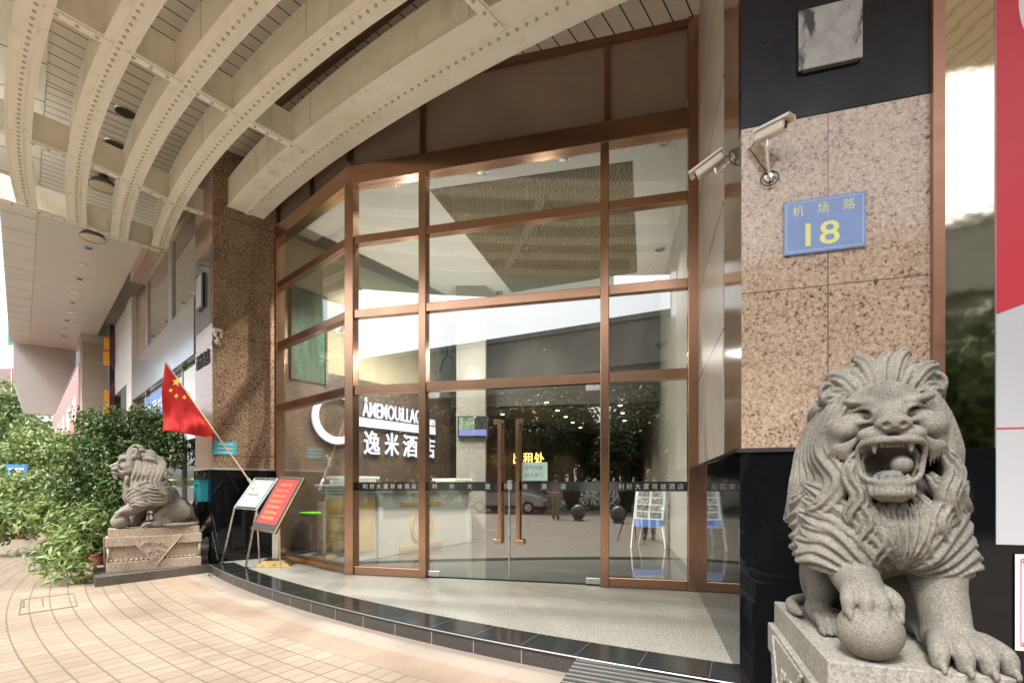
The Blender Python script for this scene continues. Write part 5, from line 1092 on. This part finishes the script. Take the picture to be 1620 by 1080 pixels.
m = MB(); m.extr([at(14, 740, 23.99), at(38, 740, 23.99), at(38, 743, 23.99), at(14, 743, 23.99)], Vector((0, -.01, 0))); m.extr([at(14, 748, 23.99), at(34, 748, 23.99), at(34, 751, 23.99), at(14, 751, 23.99)], Vector((0, -.01, 0))); part('lettering', m, M_white, bsg)
part('post', MB().tube([at(26, 757, 24.1), Vector((at(26, 757, 24.1).x, 24.1, 0))], .05, 8), M_steel, bsg)

# ================================================================ inside the lobby
FI = Fr(-4.16, 8.67, .6, .8, 1); FI.n = FI.n if FI.n.x > 0 else -FI.n
ZI = 5.9
lb = thing('lobby_room', (0, 10, .15), 'hotel lobby behind the glass: pale ceiling, beige wall and dark floor', 'room')
M_ceil = mat('lobby_ceiling', (.80, .79, .76), .6, var=.02)
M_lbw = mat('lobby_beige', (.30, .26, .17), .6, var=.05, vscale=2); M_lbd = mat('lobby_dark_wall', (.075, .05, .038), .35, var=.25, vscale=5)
poly = [(-3.9, 8.25), (-2.15, 6.72), (2.25, 5.66), (5.0, 5.2), (5.0, 19), (-4.16 + .6 * 12, 8.67 + .8 * 12 + 1), (-4.25, 8.75)]
poly = [(-3.86, 8.22), (-2.15, 6.73), (2.24, 5.66), (3.6, 5.4), (5.5, 19), (3.9, 19.4)]
part('ceiling', MB().prism(poly, ZI, ZI + .1), M_ceil, lb)
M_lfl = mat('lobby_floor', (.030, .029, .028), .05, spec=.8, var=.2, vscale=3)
part('floor', MB().prism([(-3.86, 8.22), (-2.15, 6.70), (2.24, 5.62), (3.6, 5.4), (5.5, 19), (3.9, 19.4)], .05, .151), M_lfl, lb)
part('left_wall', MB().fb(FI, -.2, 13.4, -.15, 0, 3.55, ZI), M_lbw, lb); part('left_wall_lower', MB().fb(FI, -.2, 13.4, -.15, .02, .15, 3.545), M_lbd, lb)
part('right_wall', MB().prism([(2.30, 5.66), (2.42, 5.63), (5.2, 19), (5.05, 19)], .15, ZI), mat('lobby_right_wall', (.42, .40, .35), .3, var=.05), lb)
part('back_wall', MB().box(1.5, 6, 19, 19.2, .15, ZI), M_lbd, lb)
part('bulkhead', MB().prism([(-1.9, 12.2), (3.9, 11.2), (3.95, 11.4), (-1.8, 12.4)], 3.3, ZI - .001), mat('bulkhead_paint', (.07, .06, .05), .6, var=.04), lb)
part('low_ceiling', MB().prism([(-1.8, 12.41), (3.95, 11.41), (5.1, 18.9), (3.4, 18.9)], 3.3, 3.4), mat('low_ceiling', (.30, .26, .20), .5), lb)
# rippled gold ceiling panel
gpn = [G(680, 300, ZI), G(1000, 255, ZI), G(1008, 430, ZI), G(810, 462, ZI)]
M_rip = bpy.data.materials.new('rippled_gold'); M_rip.use_nodes = True; n, l = nt(M_rip); b = n['Principled BSDF']; b.inputs['Base Color'].default_value = (.30, .24, .12, 1); b.inputs['Roughness'].default_value = .3; b.inputs['Metallic'].default_value = .2
g = n.new('ShaderNodeNewGeometry'); wv = n.new('ShaderNodeTexWave'); wv.inputs['Scale'].default_value = 6; wv.inputs['Distortion'].default_value = 11; wv.inputs['Detail'].default_value = 5; wv.inputs['Detail Scale'].default_value = 1.2; l.new(g.outputs['Position'], wv.inputs['Vector'])
bp = n.new('ShaderNodeBump'); bp.inputs['Strength'].default_value = .9; bp.inputs['Distance'].default_value = .03; l.new(wv.outputs['Fac'], bp.inputs['Height']); l.new(bp.outputs[0], b.inputs['Normal'])
rr = n.new('ShaderNodeValToRGB'); rr.color_ramp.elements[0].color = (.14, .115, .065, 1); rr.color_ramp.elements[1].color = (.33, .28, .17, 1); l.new(wv.outputs['Fac'], rr.inputs[0]); l.new(rr.outputs[0], b.inputs['Base Color'])
part('ceiling_panel', MB().extr([p - Z * .012 for p in gpn], Z * .01), M_rip, lb)
M_bulb = mat('lamp_glow', (1, 1, .95), .4, emit=(1, .93, .8), estr=3)
for k, (px_, py_) in enumerate(((626, 291), (765, 270), (894, 250), (1052, 224), (835, 392), (1044, 394), (790, 462), (1040, 444))):
    c = G(px_, py_, ZI); t = thing('lobby_downlight', c, 'round recessed downlight in the pale lobby ceiling, number %s from the front left' % ('one', 'two', 'three', 'four', 'five', 'six', 'seven', 'eight')[k], 'downlight', 'downlights in the lobby ceiling')
    t['label'] = ('round lobby downlight in the top row, leftmost pane', 'round lobby downlight in the top row, left of the gold ceiling panel corner', 'round lobby downlight in the top row, above the middle of the gold panel', 'round lobby downlight in the top row, nearest the right wall', 'small lobby downlight left of the gold ceiling panel, second row', 'small lobby downlight right of the gold ceiling panel, second row', 'farthest lobby downlight left of the gold panel', 'farthest lobby downlight near the right wall')[k]
    part('ring', MB().lathe(c - Z * .02, [(.085, 0), (.085, .018)], 20), M_steel, t); part('bulb', MB().ball(c - Z * .02, (.05, .05, .02), 12, 6), M_steel, t)
for k, (px_, py_) in enumerate(((865, 636), (882, 649), (895, 659), (906, 668), (918, 676), (981, 641), (985, 653), (988, 665), (1022, 682), (795, 655))):
    c = G(px_, py_, 3.299); t = thing('deep_downlight', c, 'small lit downlight deep in the lobby under the low ceiling', 'downlight', 'lit downlights under the low lobby ceiling')
    part('glow', MB().lathe(c - Z * .012, [(.05, 0), (.05, .011)], 12), M_bulb, t)
# lit logo sign on the left wall
M_led = mat('lit_white_sign', (.25, .26, .3), .5, emit=(.80, .83, 1.0), estr=.38)
sgn = thing('lit_logo_sign', FI(2.5, .1, 2.6), 'glowing white hotel logo with a big ring, latin letters and four characters', 'sign')
def fp_(px, py): t = FI.tpx(px, .1); return t, FI.zpx(px, py, .1)
tc, zc_ = FI.tpx(527, .1), FI.zpx(527, 661, .1); ro, rn = .50, .385
tl, _ = fp_(494, 660); tr_, _ = fp_(569, 660); rx = (tr_ - tl) / 2; tc = (tl + tr_) / 2
m = MB(); N = 56
for i in range(N):
    a, b_ = 2 * math.pi * i / N, 2 * math.pi * (i + 1) / N
    def q(an, k): return (tc + rx * k * math.cos(an) + (.0 if k == 1 else .02), zc_ + .50 * k * math.sin(an) + (0 if k == 1 else .03))
    o1, o2, i1, i2 = q(a, 1), q(b_, 1), q(a, .78), q(b_, .78)
    m.hexa([FI(o1[0], .06, o1[1]), FI(o2[0], .06, o2[1]), FI(i2[0], .06, i2[1]), FI(i1[0], .06, i1[1]), FI(o1[0], .10, o1[1]), FI(o2[0], .10, o2[1]), FI(i2[0], .10, i2[1]), FI(i1[0], .10, i1[1])])
part('ring', m, M_led, sgn)
ta, tb = FI.tpx(548, .1), FI.tpx(689, .1); zb0 = FI.zpx(573, 667, .1); m = MB(); m.fb(FI, tr_ - .02, tb, .06, .10, zb0 - .09, zb0 + .09); m.fb(FI, tc + rx * .45, tc + rx * .8, .06, .10, zb0 - .05, zb0 + .09); part('key_bar', m, M_led, sgn)
ta, tb2 = FI.tpx(575, .1), FI.tpx(664, .1); m = MB(); write(m, 'ÂMEMOUiLLAGe', FI(ta, .06, zb0 + .12), FI.d, Z, w=FI.tpx(672, .1) - ta, h=.40, depth=.03, bold=.004); write(m, 'inn', FI(FI.tpx(674, .1), .06, zb0 + .12), FI.d, Z, w=FI.tpx(689, .1) - FI.tpx(674, .1), h=.20, depth=.03, bold=.02); part('latin_lettering', m, M_led, sgn)
m = MB()
for c, x0, x1 in (('逸', 577, 602), ('米', 610, 632), ('酒', 639, 661), ('店', 668, 689)):
    a, b_ = FI.tpx(x0, .1), FI.tpx(x1, .1); write(m, c, FI(a, .06, zb0 - .66), FI.d, Z, w=b_ - a, h=.50, depth=.03, bold=.012)
part('characters', m, M_led, sgn)
pcl = thing('wall_painting', FI(.6, .03, 4), 'green landscape painting high on the beige lobby wall behind the angled pane', 'painting')
za, zb = 3.3, 5.0; ta, tb = FI.tpx(461), FI.tpx(512)
M_paint = weather(mat('green_painting', (.008, .03, .018), .5), (.035, .10, .055), .9, 7, .12, .45, .6)
part('canvas', MB().fb(FI, ta, tb, .022, .05, za, zb), M_paint, pcl); part('frame', MB().fb(FI, ta - .04, ta, .022, .07, za, zb).fb(FI, tb, tb + .04, .022, .07, za, zb), M_lbd, pcl)
pm = thing('flower_panel', FI(4.4, .03, 3.5), 'grey green wall panel with dark magnolia branches in the lobby', 'panel')
ta, tb = FI.tpx(688), FI.tpx(722); za, zb = FI.zpx(700, 600), FI.zpx(700, 505)
part('panel', MB().fb(FI, ta, tb, .022, .04, za, zb), mat('panel_grey_green', (.27, .31, .27), .4), pm)
m = MB(); w_, h_ = tb - ta, zb - za; BR = [[(.15, .1), (.3, .3), (.5, .42), (.8, .35), (.95, .55)], [(.5, .42), (.45, .7), (.55, .9)], [(.8, .35), (.75, .6)]]
for br in BR: m.tube([FI(ta + w_ * a, .045, za + h_ * b_) for a, b_ in br], [.02] * (len(br) - 1) + [.01], 5)
for a, b_ in ((.55, .9), (.75, .62), (.45, .68), (.95, .57)): m.ball(FI(ta + w_ * a, .05, za + h_ * b_), (.05, .05, .11), 8, 6)
part('branches', m, mat('branch_ink', (.03, .02, .035), .5), pm)
# reception desk
M_dw = mat('desk_white', (.62, .64, .60), .2, var=.04, vscale=3); M_dg = mat('desk_gold_panel', (.62, .43, .12), .35, var=.14, vscale=2.5, detail=9)
K = Vector((-2.55, 7.46, 0)); FD1 = Fr(K.x, K.y, -.80, .74, 1); FD2 = Fr(K.x, K.y, 1.45, 2.5, 1)
FD1.n = FD1.n if FD1.n.y < 0 else -FD1.n; FD2.n = FD2.n if FD2.n.x > 0 else -FD2.n
K2 = FD1(0, -.02, 0)
dk = thing('reception_desk', (K.x, K.y, .15), 'white reception desk with gold marble panels behind the glass', 'desk'); LD = 3.3; LE = .72
c_ = [K, K + FD2.d * LD, K + FD2.d * LD + FD1.d * LE, K + FD1.d * LE]
inset = lambda e: [c_[0] + (FD2.d + FD1.d) * e, c_[1] + (-FD2.d + FD1.d) * e, c_[2] + (-FD2.d - FD1.d) * e, c_[3] + (FD2.d - FD1.d) * e]
part('body', MB().prism([(p.x, p.y) for p in inset(0)], .152, 1.22), M_dw, dk, bevel=.01)
part('cornice', MB().prism([(p.x, p.y) for p in inset(-.05)], 1.222, 1.27).prism([(p.x, p.y) for p in inset(-.09)], 1.272, 1.32), M_dw, dk, bevel=.01)
part('counter_top', MB().prism([(p.x, p.y) for p in inset(-.13)], 1.322, 1.37), M_dw, dk, bevel=.01)
part('gold_panel', MB().fb(FD1, .09, LE - .09, .001, .015, .30, 1.16), M_dg, dk); part('gold_panel', MB().fb(FD2, .14, .55, .001, .015, .30, 1.16), M_dg, dk)
part('pilaster', MB().fb(FD2, .62, .72, .001, .05, .16, 1.2).fb(FD2, LD - .12, LD - .02, .001, .05, .16, 1.2), M_dw, dk)
m = MB(); t0_ = 1.75; N = 24
for i in range(N):
    a, b_ = 2 * math.pi * i / N, 2 * math.pi * (i + 1) / N; q = [(t0_ + r_ * math.cos(x), .62 + r_ * math.sin(x)) for x in (a, b_) for r_ in (.32, .24)]
    m.hexa([FD2(q[k][0], o_, q[k][1]) for o_ in (.001, .02) for k in (0, 2, 3, 1)])
m.fb(FD2, t0_ - .55, t0_ + .55, .001, .015, .98, 1.06).fb(FD2, t0_ - .6, t0_ + .6, .001, .015, .20, .28); part('gold_ornament', m, M_dg, dk)
for k, t_ in enumerate((.32, 3.0)):
    p = K + FD2.d * t_ + FD1.d * .30; fx = Fr(p.x, p.y, FD2.d.x, FD2.d.y, 1)
    part('pedestal', MB().fb(fx, -.26, .26, -.26, .26, 1.372, 1.46).fb(fx, -.30, .30, -.30, .30, 1.462, 1.50), M_dw, dk, bevel=.008)
pcx = thing('lobby_column', (-.85, 11.2, .15), 'pale square lobby column carrying a small wall screen', 'column')
a_, b2 = at(722, 768, 11).x, at(768, 768, 11).x; part('shaft', MB().box(a_, b2, 11, 11.6, .151, ZI - .002), mat('column_pale', (.20, .19, .165), .4, var=.04), pcx)
tv = thing('wall_screen', (-.9, 10.9, 3), 'small lit screen showing a blue picture, fixed to the lobby column', 'screen')
p0, p1 = at(724, 691, 10.9), at(772, 658, 10.9); part('casing', MB().box(p0.x, p1.x, 10.9, 10.98, p0.z, p1.z), M_dark, tv)
part('picture', MB().box(p0.x + .03, p1.x - .03, 10.888, 10.899, p0.z + .03, p0.z + .17), mat('screen_violet', (.08, .09, .2), .3, emit=(.12, .13, .34), estr=.45), tv)
part('picture', MB().box(p0.x + .03, p0.x + .38, 10.888, 10.899, p0.z + .175, p1.z - .03), mat('screen_dark_green', (.03, .05, .03), .3, col2=(.2, .28, .2), vscale=9), tv)
lt = thing('lit_characters', at(843, 724, 14), 'glowing orange characters seen through the right door, deep in the lobby', 'sign')
m = MB(); o_ = at(812, 734, 14); write(m, '出租处', o_, (1, 0, 0), Z, w=(at(861, 724, 14).x - o_.x), h=.34, depth=.02, bold=.01); part('lettering', m, mat('lit_orange', (1, .5, .1), .5, emit=(1, .50, .12), estr=1.6), lt)
dn = thing('door_notice', F1(F1.tpx(845), .02, 1.5), 'pale green handwritten notice stuck on the right glass door', 'notice')
ta, tb = F1.tpx(826, .008), F1.tpx(866, .008); za, zb = F1.zpx(845, 760), F1.zpx(845, 731)
part('paper', MB().fb(F1, ta, tb, .0075, .0095, za, zb), mat('green_paper', (.50, .68, .60), .6), dn)
m = MB(); write(m, '空气开放', F1(ta + .04, .0105, za + (zb - za) * .58), F1.d, Z, w=(tb - ta) - .1, h=.055); write(m, '出入关门', F1(ta + .04, .0105, za + (zb - za) * .2), F1.d, Z, w=(tb - ta) - .1, h=.055); part('handwriting', m, mat('green_ink', (.05, .16, .12), .6), dn)
es = thing('photo_easel', at(1030, 863, 8.6), 'white easel holding a sheet of photographs inside the right pane', 'easel')
E0 = G(1002, 863, .152); E0y = E0.y; q = [at(1001, 832, 9.4), at(1048, 835, 9.3), at(1054, 774, 9.5), at(1007, 772, 9.6)]
part('board', MB().extr(q, Vector((0, .03, 0))), mat('easel_white', (.62, .66, .70), .4), es)
m = MB(); m2 = MB()
for i in range(2):
    for j in range(4):
        a = q[0].lerp(q[1], .08 + .46 * i).lerp(q[3].lerp(q[2], .08 + .46 * i), .24 + .185 * j); U_ = (q[1] - q[0]) * .38; V_ = (q[3] - q[0]) * .15
        (m if (i + j) % 2 else m2).extr([a, a + U_, a + U_ + V_, a + V_], Vector((0, -.004, 0)))
part('photo', m, mat('photo_dark', (.04, .05, .07), .3, col2=(.35, .35, .33), vscale=11), es); part('photo', m2, mat('photo_mid', (.06, .06, .06), .3, col2=(.45, .45, .42), vscale=14), es)
part('blue_strip', MB().extr([q[0] + Vector((.01, -.002, .01)), q[1] + Vector((-.01, -.002, .01)), q[1].lerp(q[2], .2) + Vector((-.01, -.002, 0)), q[0].lerp(q[3], .2) + Vector((.01, -.002, 0))], Vector((0, -.003, 0))), mat('easel_blue', (.08, .18, .50), .4), es)
for a, b_ in ((q[0], (-.06, -.1)), (q[1], (.02, -.12))): part('leg', MB().tube([a + Z * .02, Vector((a.x + b_[0], a.y + b_[1], .155))], .014, 6), M_white, es)
part('leg', MB().tube([q[0].lerp(q[1], .5) + Vector((0, .05, .5)), Vector(((q[0].x + q[1].x) / 2, q[0].y + .6, .155))], .014, 6), M_white, es)
sto = thing('bar_stool', (-3.75, 8.55, .15), 'round lime green bar stool behind the angled glass pane', 'stool'); sc0 = at(491, 814, 8.8); 
part('seat', MB().lathe(sc0, [(.15, 0), (.19, .02), (.19, .045), (.17, .05)], 24), mat('lime_seat', (.12, .50, .03), .35), sto); part('pole', MB().tube([sc0, Vector((sc0.x, sc0.y, .17))], .025, 10), M_steel, sto); part('foot_disc', MB().lathe(Vector((sc0.x, sc0.y, .152)), [(.2, 0), (.2, .02), (.03, .04)], 24), M_dark, sto)
sto.location = (sc0.x, sc0.y, .15)
for ch in sto.children: ch.location = Vector((0, 0, 0))
for ch in list(sto.children):                       # rebase the parts onto the moved stool base
    off = Vector((-3.75, 8.55, .15)) - Vector(sto.location)
    for v in ch.data.vertices: v.co = v.co + off
# warm lights of the lobby: spots pointing down, plus added fill points
def spot(x_, y_, z_, e_, a_=110, c_=(1, .94, .84)):
    ld = bpy.data.lights.new('lobby_spot', 'SPOT'); ld.energy = e_; ld.shadow_soft_size = .06; ld.color = c_; ld.spot_size = R(a_); ld.spot_blend = .6
    lo = bpy.data.objects.new('lobby_spot', ld); C.objects.link(lo); lo.location = (x_, y_, z_)
for x_, y_, e_ in ((-2.3, 8.4, 750), (-1.3, 7.3, 700), (-2.7, 9.6, 120), (-.9, 9.6, 380), (.7, 8.2, 130), (1.9, 8.2, 90), (.3, 10.5, 120)): spot(x_, y_, ZI - .06, e_)
for x_, y_, z_, e_ in ((-1.9, 9.2, 3.9, 18), (.6, 9.0, 3.9, 18), (1.9, 10.0, 3.9, 12), (-.9, 10.4, 3.9, 12)):  # fill lights without any fixture, added to brighten the lobby ceiling
    ld = bpy.data.lights.new('lobby_fill_point', 'POINT'); ld.energy = e_; ld.shadow_soft_size = .012; ld.color = (1, .96, .88); lo = bpy.data.objects.new('lobby_fill_point', ld); C.objects.link(lo); lo.location = (x_, y_, z_)
for x_, y_ in ((1.0, 13.2), (2.4, 13.2), (2.8, 16)): spot(x_, y_, 3.27, 50, 120)

# ================================================================ street behind the camera (seen mirrored in the glass)
fo = thing('flyover', (-8, -26, 0), 'grey concrete flyover across the street, mirrored in the entrance glass', 'flyover')
M_conc = mat('flyover_concrete', (.36, .355, .32), .75, var=.18, vscale=.5, detail=9); weather(M_conc, (.12, .12, .105), .6, .6, .25, .45, .75); jointed(M_conc, [((1, 0, 0), 0, 6, .06)], (.15, .15, .14))
part('deck', MB().box(-90, 90, -30, -20.5, 8.3, 10.2), M_conc, fo); part('parapet', MB().box(-90, 90, -20.5, -20.2, 9.3, 12.2).box(-90, 90, -30, -29.8, 10.2, 12.2), M_conc, fo)
part('ledge', MB().box(-90, 90, -20.19, -19.9, 9.0, 9.28).box(-90, 90, -20.19, -20.0, 11.9, 12.25), M_conc, fo)
for k in range(-4, 5): part('pier', MB().box(k * 18 - 1, k * 18 + 1, -27, -24, -.12, 8.3), M_conc, fo)
M_lf4 = leafmat('street_leaf', (.02, .045, .012), (.08, .14, .04))
tp = None
dsc2 = 'bushy roadside tree opposite the entrance, mirrored in the glass'
for k in range(18):
    x = -30 + k * 2.6 + random.uniform(-.8, .8); y = -15.3 + random.uniform(-.9, .6); s_ = random.uniform(1.2, 1.45)
    if tp is None:
        tp = plant('roadside_tree', (x, y, -.12), dsc2, 'tree', [((x + a, y + b_, c), (r_, r_ * .8, r_ * .75)) for a, b_, c, r_ in ((0, 0, 3.6, 1.5), (-1.4, .2, 3.0, 1.2), (1.5, -.2, 3.1, 1.3), (.4, .3, 4.6, 1.0), (-.9, -.4, 2.2, 1.1), (1.1, .4, 2.1, 1.1))], 6, .26, M_lf4, trunk=.16, seed=41, group='roadside trees opposite the entrance')
    else: c = dup(tp, (x, y, -.12), random.uniform(0, 6), None); c.scale = (s_, s_, s_)
for x, y, s_ in ((-25, 11.5, 1.9), (-20, 8.5, 1.7), (-25, 5, 2.0)):
    c = dup(tp, (x, y, 0), x, 'tall leafy tree down the street, mirrored in the angled glass pane'); c.scale = (s_, s_, s_); c['group'] = 'street trees mirrored in the angled pane'
hd = thing('street_hedge', (-10, -13.6, 0), 'long clipped hedge along the street opposite the entrance', 'hedge')
leaves('foliage', [((x, -13.9, .55), (1.1, .5, .6)) for x in np.arange(-28, 16, 1.6)], 4, .16, M_lf4, hd, seed=9)
for k, x in enumerate((-3.6, -1.9, -.2)):
    o = part('bollard', MB().ball((x, -6.5 + k * .2, .32), .30, 24, 14).lathe((x, -6.5 + k * .2, 0), [(.20, 0), (.18, .06), (.1, .08)], 20), mat('bollard_stone', (.16, .16, .16), .3), loc=(x, -6.5 + k * .2, 0), smooth=True); tag(o, 'round dark stone ball bollard on the paving, mirrored in the doors', 'bollard', 'ball bollards at the edge of the paving')
# a parked silver car across the paving
car = thing('parked_car', (-8.5, -10.2, 0), 'silver hatchback parked at the street edge, mirrored in the glass', 'car')
M_car = mat('car_paint', (.52, .54, .55), .18, .6); M_cg = mat('car_glass', (.02, .025, .03), .05)
prof = [(-2.1, .35), (-2.15, .75), (-1.95, 1.0), (-1.5, 1.42), (-.2, 1.48), (.5, 1.40), (1.15, 1.0), (2.0, .85), (2.15, .6), (2.1, .35)]
X0, Y0 = -8.5, -10.2
cb_ = part('body', MB().extr([Vector((X0 + a, Y0 - .82, b_)) for a, b_ in prof], Vector((0, 1.64, 0))), M_car, car, bevel=.07, bseg=3)
part('side_window', MB().extr([Vector((X0 + a, Y0 + .822, b_)) for a, b_ in ((-1.65, 1.02), (-1.35, 1.36), (-.2, 1.41), (.42, 1.33), (.95, 1.02))], Vector((0, .004, 0))), M_cg, car)
for a in (-1.35, 1.35):
    for b_ in (-.72, .72):
        Mw = Matrix.Rotation(R(90), 3, 'X'); w_ = part('wheel', MB().lathe((X0 + a, Y0 + b_ + .1, .31), [(.31, 0), (.31, .2), (.2, .21)], 24, Mw), M_rubber, car); part('rim', MB().lathe((X0 + a, Y0 + b_ + (.105 if b_ > 0 else -.11), .31), [(.19, 0), (.19, .01)], 16, Mw), M_steel, w_)
for b_ in (-.6, .6): part('headlight', MB().box(X0 + 2.1, X0 + 2.17, Y0 + b_ - .15, Y0 + b_ + .15, .62, .76), M_white, car)

# ---------------------------------------------------------------- people mirrored in the doors
M_skin = mat('skin', (.45, .27, .19), .6); M_hair = mat('hair', (.02, .017, .015), .5)
def skinned(name, pts, edges, rad, mt_, parent, root=0):
    off = base(parent); me = bpy.data.meshes.new(name); me.from_pydata([Vector(p) - off for p in pts], edges, []); o = link(name, me, mt_, parent)
    m = o.modifiers.new('skin', 'SKIN'); m.use_smooth_shade = True; lay = me.skin_vertices[0] if me.skin_vertices else None
    if lay is None:
        bm = bmesh.new(); bm.from_mesh(me); bm.verts.layers.skin.verify(); bm.to_mesh(me); bm.free(); lay = me.skin_vertices[0]
    for i, r_ in enumerate(rad): lay.data[i].radius = r_ if isinstance(r_, tuple) else (r_, r_)
    lay.data[root].use_root = True; s_ = o.modifiers.new('sub', 'SUBSURF'); s_.levels = 1; s_.render_levels = 2; return o
def person(loc, rz, shirt, trousers, label, step=.08, arm=0.0):
    t = thing('person', loc, label, 'person'); c, s_ = math.cos(rz), math.sin(rz); L = Vector(loc)
    w = lambda x, y, z: L + Vector((x * c - y * s_, x * s_ + y * c, z))
    skinned('body', [w(0, 0, .95), w(0, 0, 1.2), w(0, 0, 1.42), w(0, 0, 1.50), w(0, -.01, 1.56), w(-.19, 0, 1.40), w(-.25, 0, 1.14), w(-.23, -.08 - arm, .93 + arm), w(-.22, -.12 - arm * 1.2, .84 + arm * 1.2), w(.19, 0, 1.40), w(.25, 0, 1.14), w(.23, -.08 - arm, .93 + arm), w(.22, -.12 - arm * 1.2, .84 + arm * 1.2),
            w(-.09, 0, .88), w(-.10, -step, .50), w(-.10, step * .6, .10), w(-.11, step * .6 - .15, .04), w(.09, 0, .88), w(.10, step, .50), w(.10, step * 1.4, .10), w(.11, step * 1.4 - .15, .04)],
            [(0, 1), (1, 2), (2, 3), (3, 4), (2, 5), (5, 6), (6, 7), (7, 8), (2, 9), (9, 10), (10, 11), (11, 12), (0, 13), (13, 14), (14, 15), (15, 16), (0, 17), (17, 18), (18, 19), (19, 20)],
            [(.14, .10), (.13, .10), (.13, .09), .055, .05, .055, .043, .034, .03, .055, .043, .034, .03, .085, .06, .042, .038, .085, .06, .042, .038], M_skin, t)
    m = MB(); m.ball(w(0, -.02, 1.655), (.078, .095, .115), 18, 12); m.ball(w(0, -.115, 1.645), (.014, .02, .02), 8, 6); m.ball(w(-.08, 0, 1.65), (.012, .02, .03), 8, 6); m.ball(w(.08, 0, 1.65), (.012, .02, .03), 8, 6); part('head', m, M_skin, t, smooth=True)
    part('hair', MB().ball(w(0, .012, 1.69), (.088, .10, .10), 18, 12), M_hair, t, smooth=True)
    skinned('shirt', [w(0, 0, .93), w(0, 0, 1.2), w(0, 0, 1.43), w(0, 0, 1.49), w(-.19, 0, 1.41), w(-.245, 0, 1.2), w(.19, 0, 1.41), w(.245, 0, 1.2)], [(0, 1), (1, 2), (2, 3), (2, 4), (4, 5), (2, 6), (6, 7)], [(.165, .12), (.155, .12), (.15, .11), .07, .07, .062, .07, .062], shirt, t)
    skinned('trousers', [w(0, 0, .97), w(0, 0, .90), w(-.09, 0, .84), w(-.10, -step, .50), w(-.10, step * .6, .09), w(.09, 0, .84), w(.10, step, .50), w(.10, step * 1.4, .09)], [(0, 1), (1, 2), (2, 3), (3, 4), (1, 5), (5, 6), (6, 7)], [(.15, .11), (.15, .115), .10, .078, .06, .10, .078, .06], trousers, t)
    for x, y in ((-.11, step * .6 - .06), (.11, step * 1.4 - .06)): part('shoe', MB().ball(w(x, y, .045), (.05, .13, .045) if abs(s_) < .7 else (.13, .05, .045), 14, 8), M_dark, t, smooth=True)
    return t
person((-4.74, -7.0, 0), 0, mat('white_shirt', (.72, .73, .75), .8), mat('beige_trousers', (.36, .29, .19), .8), 'person in a white shirt and beige trousers, mirrored in the right door')
person((.28, -1.05, 0), R(180), mat('dark_shirt', (.02, .02, .03), .8), mat('dark_trousers', (.018, .018, .022), .8), 'person in dark clothes behind the tripod, mirrored in the right pane', .02, .22)
tp_ = thing('camera_tripod', (0, -.42, 0), 'black camera tripod in front of the person in dark clothes', 'tripod')
for a in (90, 210, 330): part('leg', MB().tube([(0, -.42, 1.15), (.38 * math.cos(R(a)), -.42 - .38 * math.sin(R(a)), .01)], [.018, .011], 8), M_dark, tp_)
part('head', MB().tube([(0, -.42, 1.12), (0, -.42, 1.27)], .028, 10), M_dark, tp_); part('camera_body', MB().box(-.07, .07, -.45, -.38, 1.275, 1.38).tube([(0, -.38, 1.33), (0, -.28, 1.33)], .04, 16), M_dark, tp_, bevel=.006)
